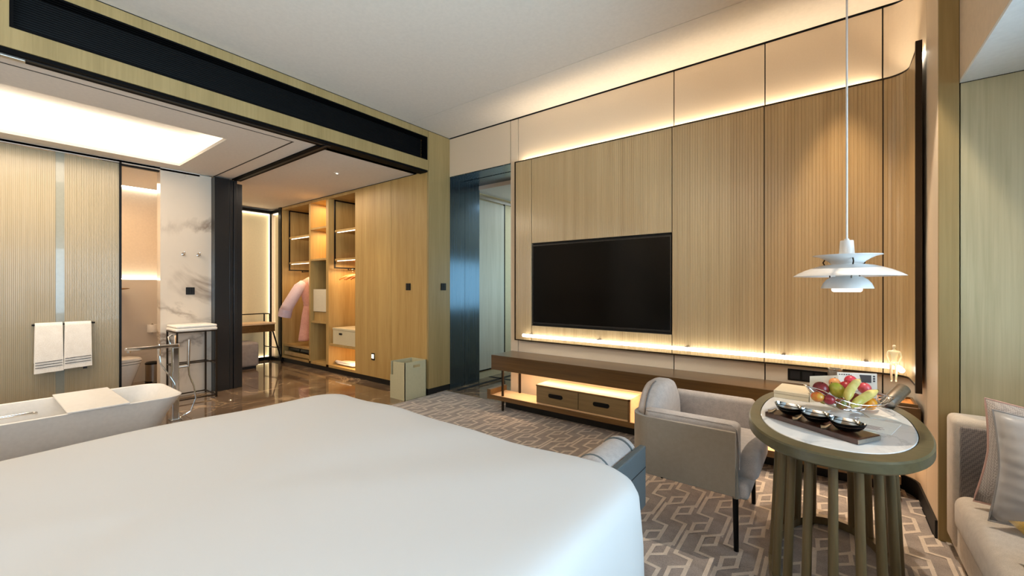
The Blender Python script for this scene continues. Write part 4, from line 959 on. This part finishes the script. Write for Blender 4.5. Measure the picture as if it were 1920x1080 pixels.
obj('body', MB().lathe([(.001,.0),(.080,.0),(.082,.01),(.082,.245)], (-7.28,1.57,0), 28), M['steel'], bn, smooth=40)
obj('base_ring', MB().lathe([(.084,.0),(.086,.0),(.086,.022),(.083,.022)], (-7.28,1.57,0), 28), M['black'], bn, smooth=40)
obj('lid', MB().lathe([(.086,.246),(.086,.262),(.07,.275),(.001,.282)], (-7.28,1.57,0), 28), M['black'], bn, smooth=40)
obj('pedal', B(-7.20, -7.15, 1.54, 1.60, .012, .022), M['steel'], bn)
ds_ = thing('brass_dish', (-7.40, 1.20, 1.25), 'flat round brass disc on the wall below the glowing ledge beside the screen', 'wall disc')
obj('disc', MB().lathe([(.001,.0),(.07,.002),(.13,.016),(.132,.022),(.12,.026),(.001,.018)], (-7.31,1.205,1.245), 32), M['bronzecup'], ds_, smooth=40)
obj('arm', MB().tube([(-7.45,1.205,1.25),(-7.31,1.205,1.25)], .012, 8), M['bronzecup'], ds_)
# ============================================================= DRESSING DESK AND POUF
dk_ = thing('dressing_desk', (-7.62, 2.7, 0), 'slim wooden dressing desk on thin black A-shaped legs against the backlit panel', 'desk')
obj('top', B(-7.86, -7.42, 2.2, 3.205, .665, .690), M['shelf'], dk_)
obj('apron', B(-7.85, -7.43, 2.21, 3.195, .545, .664), M['console'], dk_)
for y in (3.17,):
    obj('leg', MB().tube([(-7.45, y, .545), (-7.38, y+.12, .012)], .012, 6), M['black'], dk_)
    obj('leg', MB().tube([(-7.83, y+.02, .83), (-7.83, y+.02, .012)], .012, 6), M['black'], dk_)
    obj('leg', MB().tube([(-7.72, y+.06, .83), (-7.72, y+.06, .012)], .010, 6), M['black'], dk_)
    obj('stretcher', MB().tube([(-7.83, y+.02, .26), (-7.41, y+.09, .26)], .009, 6), M['black'], dk_)
    obj('stretcher', MB().tube([(-7.83, y+.02, .825), (-7.72, y+.06, .825)], .010, 6), M['black'], dk_)
obj('leg', MB().tube([(-7.45, 2.25, .545), (-7.45, 2.22, .0)], .012, 6), M['black'], dk_)
obj('back_rail', MB().tube([(-7.83, 2.22, .825), (-7.83, 3.19, .825)], .010, 6), M['black'], dk_)
pf = thing('pouf', (-7.35, 2.65, 0), 'square grey upholstered pouf pushed under the dressing desk', 'pouf')
obj('cushion', B(-7.62, -7.20, 2.40, 2.86, .04, .41), M['pouf'], pf, smooth=60, bevel=.035, seg=4)
obj('plinth', B(-7.58, -7.235, 2.44, 2.83, .0, .045), M['blackmat'], pf)
# ============================================================= WARDROBE
WD = M['woodh']
wd = thing('wardrobe', (-5.6, 3.6, 0), 'wall-long pale oak wardrobe, open lit bays at the left and closed panels at the right', 'wardrobe')
YF_, YB = 3.352, 3.90
obj('closed_panel', B(-4.492, -3.81, 3.350, 3.37, .075, 2.655), WD, wd, bevel=.001, seg=1)
obj('closed_panel', B(-5.285, -4.498, 3.350, 3.37, .075, 2.655), WD, wd, bevel=.001, seg=1)
obj('carcass_back', B(-7.54, -3.81, YB, YB+.02, .0, 2.665), WD, wd)
obj('carcass_side', B(-7.53, -7.505, YF_, YB, .075, 2.655), WD, wd)
obj('carcass_side', B(-5.31, -5.287, YF_, YB, .075, 2.655), WD, wd)
obj('divider', B(-6.60, -6.555, YF_, YB, .075, 2.62), WD, wd)
obj('divider', B(-6.085, -6.015, YF_, YB, .075, 2.62), WD, wd)
obj('carcass_floor', B(-7.505, -5.31, YF_, YB, .075, .11), WD, wd)
obj('carcass_top', B(-7.505, -5.31, YF_, YB, 2.615, 2.655), WD, wd)
obj('plinth', B(-7.53, -3.80, 3.375, 3.395, 0, .075), M['blackmat'], wd)
obj('shadow_gap', B(-7.53, -3.80, 3.354, 3.37, 2.655, 2.665), M['blackmat'], wd)
# middle bay
for z in (2.19, 1.70, .72):
    obj('shelf', B(-6.555, -6.085, YF_+.01, YB, z, z+.028), WD, wd)
for z in (2.224, 1.735):
    obj('led_strip', B(-6.54, -6.10, 3.87, 3.885, z, z+.008), M['ledamber'], wd)
# racks: black frames with lit shelves
for x0, x1 in ((-7.37, -6.62), (-5.93, -5.34)):
    for x in (x0, x1):
        f = obj('rack_frame', B(x-.008, x+.008, 3.395, 3.415, 1.565, 2.60).box(x-.008, x+.008, 3.80, 3.82, 1.565, 2.60).box(x-.008, x+.008, 3.415, 3.80, 1.565, 1.585).box(x-.008, x+.008, 3.415, 3.80, 2.58, 2.60), M['black'], wd)
    for z in (2.11, 1.68):
        obj('rack_shelf', B(x0+.01, x1-.01, 3.40, 3.80, z, z+.028), WD, wd)
        obj('led_strip', B(x0+.03, x1-.03, 3.425, 3.437, z-.008, z), M['ledpanel'], wd)
    obj('hanging_rod', MB().tube([(x0, 3.62, 1.548), (x1, 3.62, 1.548)], .006, 10), M['black'], wd, smooth=True)
    for x in (x0+.01, x1-.01): obj('rod_bracket', B(x-.004, x+.004, 3.614, 3.626, 1.545, 1.57), M['black'], wd)
# drawers at the foot of the left bay
obj('drawer_top', B(-7.505, -6.60, 3.37, YB, .275, .305), WD, wd)
obj('drawer', B(-7.45, -6.62, 3.36, 3.375, .135, .195), WD, wd)
obj('drawer_tray', B(-7.43, -7.05, 3.42, 3.80, .20, .25).box(-7.02, -6.64, 3.42, 3.80, .20, .25), M['black'], wd)
# right bay shelf
obj('shelf', B(-6.015, -5.31, YF_+.01, YB, .40, .43), WD, wd)
obj('led_strip', B(-5.33, -5.315, 3.50, 3.87, .385, .395), M['ledamber'], wd)
obj('led_strip', B(-5.33, -5.318, 3.80, 3.815, .55, 1.05), M['ledamber'], wd)
area('wardrobe_left_glow', (-7.0, 3.6, 1.64), (.6, .25), 3.5, (1,.66,.34))
area('wardrobe_mid_glow1', (-6.32, 3.63, 2.60), (.3, .3), 5.0, (1,.66,.30))
area('wardrobe_mid_glow2', (-6.32, 3.63, 2.17), (.3, .3), 5.0, (1,.66,.30))
area('wardrobe_right_glow', (-5.65, 3.6, 1.64), (.4, .3), 8.0, (1,.66,.34))
area('wardrobe_right_low', (-5.50, 3.6, .385), (.25, .4), 5, (1,.62,.28))
area('wardrobe_up1', (-7.0, 3.6, 2.55), (.6, .25), .6, (1,.66,.34)); area('wardrobe_up2', (-5.65, 3.6, 2.55), (.4, .25), .6, (1,.66,.34))
# socket with a night light on the closed panel
nl = thing('wall_socket', (-4.878, 3.349, .35), 'small black socket with a glowing night light low on the wardrobe panel', 'socket')
obj('plate', B(-4.912, -4.844, 3.341, 3.350, .300, .395), M['black'], nl, bevel=.002, seg=1)
obj('night_light', B(-4.900, -4.856, 3.338, 3.341, .325, .378), glow('night_light_glow', (1,.85,.6), 4), nl)
# safe
sf = thing('safe', (-6.32, 3.6, .88), 'white safe with a plain square door on the middle wardrobe shelf', 'safe')
sf.location = (-6.32, 3.6, .748); ORG[sf.name] = Vector((-6.32,3.6,.748))
obj('body', B(-6.535, -6.12, 3.42, 3.80, .748, 1.255), M['black'], sf)
obj('door', B(-6.53, -6.125, 3.385, 3.42, .90, 1.25), plain('safe_white', (222,214,190), .5), sf, bevel=.004)
obj('hinge_gap', B(-6.53, -6.125, 3.40, 3.42, .75, .893), WD, sf)
# storage box on the right shelf
sb = thing('storage_box', (-5.62, 3.6, .43), 'cream fabric storage box with a dark finger hole on the wardrobe shelf', 'box')
obj('body', B(-5.935, -5.345, 3.375, 3.75, .4315, .645), plain('cream_box_cloth', (206,194,160), .7), sb, bevel=.004)
obj('lid', B(-5.94, -5.34, 3.37, 3.755, .646, .675), plain('cream_box_lid', (206,194,160), .7), sb, bevel=.004)
obj('finger_hole', MB().prism([(p[0], p[1]) for p in rrect(-.04, .04, -.014, .014, .013)], 0, .004).tf(Matrix.Translation((-5.72, 3.3745, .592)) @ Matrix.Rotation(PI/2, 4, 'X')), M['blackmat'], sb)
# folded cloth at the bottom
fc = thing('folded_cloth', (-5.72, 3.55, .11), 'white folded cloth lying on the bottom board of the wardrobe', 'towel')
obj('fold', MB().loft([[(x, 3.55+.13*math.cos(a)*w_, .131+.020*math.sin(a)*w_+.003*math.sin(x*40)) for a in [2*PI*i/20 for i in range(20)]] for x, w_ in ((-6.0,.35),(-5.97,.8),(-5.9,.9),(-5.8,1),(-5.7,.95),(-5.6,1),(-5.5,1),(-5.45,.7))], True), M['towel'], fc, smooth='all')
obj('roll', MB().loft([[(x, 3.47+.024*math.cos(a), .150+.018*math.sin(a)) for a in [2*PI*i/14 for i in range(14)]] for x in (-5.99,-5.9,-5.75,-5.6)], True), M['towel'], fc, smooth=60)
# hangers
hl = ['leftmost', 'second from the left', 'third from the left', 'rightmost']
for k in range(4):
    x = -5.80+k*.10; yaw = .18*math.sin(k*2.1)
    h = thing('clothes_hanger', (x, 3.60, 1.53), 'orange wooden clothes hanger in the right wardrobe bay, %s of the four' % hl[k], 'hanger', 'wooden hangers in the right bay')
    Mh = Matrix.Translation((x, 3.62, 1.542)) @ Matrix.Rotation(yaw, 4, 'Z')
    obj('arms', MB().tube([Mh @ Vector(p) for p in ((0,-.215,-.150),(0,-.19,-.125),(0,-.10,-.09),(0,0,-.07),(0,.10,-.09),(0,.19,-.125),(0,.215,-.150))], [.010,.016,.015,.014,.015,.016,.010], 8), M['hangw'], h, smooth=True)
    obj('hook', MB().tube([Mh @ Vector(p) for p in ((0,0,-.07),(0,0,-.02),(0,.014,-.008),(0,.018,.006),(0,.010,.016),(0,-.004,.016),(0,-.014,.008))], .003, 6), M['chrome'], h, smooth=True)
# bathrobe on its hanger
rx = -7.02
rb = thing('bathrobe', (rx, 3.58, 1.40), 'pale pink bathrobe tied at the waist hanging in the left wardrobe bay', 'bathrobe')
def sec(z, hy, hx, yc, xc=rx, n=48, fold=0, ph=0):
    out = []
    for i in range(n):
        t = 2*PI*i/n; k = 1+fold*math.sin(9*t+ph)
        out.append((xc+hx*math.cos(t)*k, yc+hy*math.sin(t)*(1+fold*.3*math.sin(7*t)), z))
    return out
yc = 3.60
obj('body', MB().loft([sec(.385,.205,.085,yc,fold=.14), sec(.42,.205,.083,yc,fold=.14), sec(.60,.18,.078,yc,fold=.13,ph=.3), sec(.80,.155,.07,yc,fold=.11,ph=.5), sec(.96,.125,.065,yc,fold=.07,ph=.6), sec(1.0,.115,.062,yc,fold=.05), sec(1.06,.14,.07,yc,fold=.05), sec(1.20,.175,.078,yc,fold=.03), sec(1.33,.19,.07,yc,fold=.02), sec(1.39,.16,.055,yc), sec(1.43,.09,.04,yc), sec(1.455,.045,.03,yc)], True), M['robe'], rb, smooth='all')
obj('sleeve', MB().tube([(rx,3.47,1.36),(rx,3.40,1.28),(rx-.01,3.31,1.12),(rx-.04,3.24,.98),(rx-.06,3.21,.90)], [.055,.085,.088,.09,.092], 20), M['robelight'], rb, smooth='all')
obj('cuff', MB().tube([(rx-.055,3.215,.915),(rx-.075,3.195,.80)], [.098,.10], 24), plain('lilac_cuff', (206,186,196), .9), rb, smooth=50)
obj('sleeve', MB().tube([(rx,3.72,1.36),(rx,3.79,1.25),(rx,3.81,1.05),(rx,3.82,.85)], [.05,.07,.07,.07], 16), M['robelight'], rb, smooth='all')
obj('collar', MB().tube([(rx+.03,3.55,1.44),(rx+.075,3.54,1.36),(rx+.088,3.57,1.22),(rx+.075,3.61,1.05)], [.012,.024,.024,.014], 10), M['towel'], rb, smooth=True)
obj('collar', MB().tube([(rx+.03,3.65,1.44),(rx+.075,3.66,1.36),(rx+.088,3.64,1.22),(rx+.075,3.61,1.05)], [.012,.024,.024,.014], 10), M['robe'], rb, smooth=True)
obj('belt', MB().loft([sec(.985,.128,.072,yc), sec(1.02,.128,.072,yc)], False), M['robe'], rb, smooth=60)
obj('belt_tail', MB().tube([(rx+.075,3.60,1.0),(rx+.095,3.60,.92),(rx+.092,3.60,.72)], [.016,.014,.014], 8), M['robe'], rb, smooth=True)
obj('hanger_hook', MB().tube([(rx,3.60,1.44),(rx,3.60,1.51),(rx,3.616,1.535),(rx,3.625,1.543)], .004, 6), M['hangw'], rb, smooth=True)
# hamper beside the pilaster
hm = thing('waste_bin', (-3.93, 3.16, 0), 'square cream box-shaped waste bin with a hand slot beside the pilaster', 'bin')
hx0, hx1, hy0, hy1, hz = -4.055, -3.79, 3.01, 3.325, .425
obj('base', B(hx0+.01, hx1-.01, hy0+.01, hy1-.01, .0, .02), M['stone'], hm)
def slab_slot(name, origin, ux, w_, h_, t_, slot):
    a, b_, c_, d_ = slot; mb = MB()
    for r_ in ((0, w_, 0, c_), (0, w_, d_, h_), (0, a, c_, d_), (b_, w_, c_, d_)):
        if r_[1]-r_[0] < 1e-6 or r_[3]-r_[2] < 1e-6: continue
        if ux == 'y': mb.box(origin[0]-t_, origin[0], origin[1]+r_[0], origin[1]+r_[1], r_[2], r_[3])
        else: mb.box(origin[0]+r_[0], origin[0]+r_[1], origin[1], origin[1]+t_, r_[2], r_[3])
    return obj(name, mb, M['stone'], hm)
slab_slot('front_panel', (hx1, hy0, 0), 'y', hy1-hy0, hz, .008, (.12, .22, .355, .385))
slab_slot('left_panel', (hx0, hy0, 0), 'x', hx1-hx0, hz, .008, (.0, .055, .27, hz))
obj('back_panel', B(hx0, hx0+.008, hy0+.008, hy1, .0, hz), M['stone'], hm)
obj('right_panel', B(hx0, hx1, hy1-.008, hy1, .0, hz), M['stone'], hm)
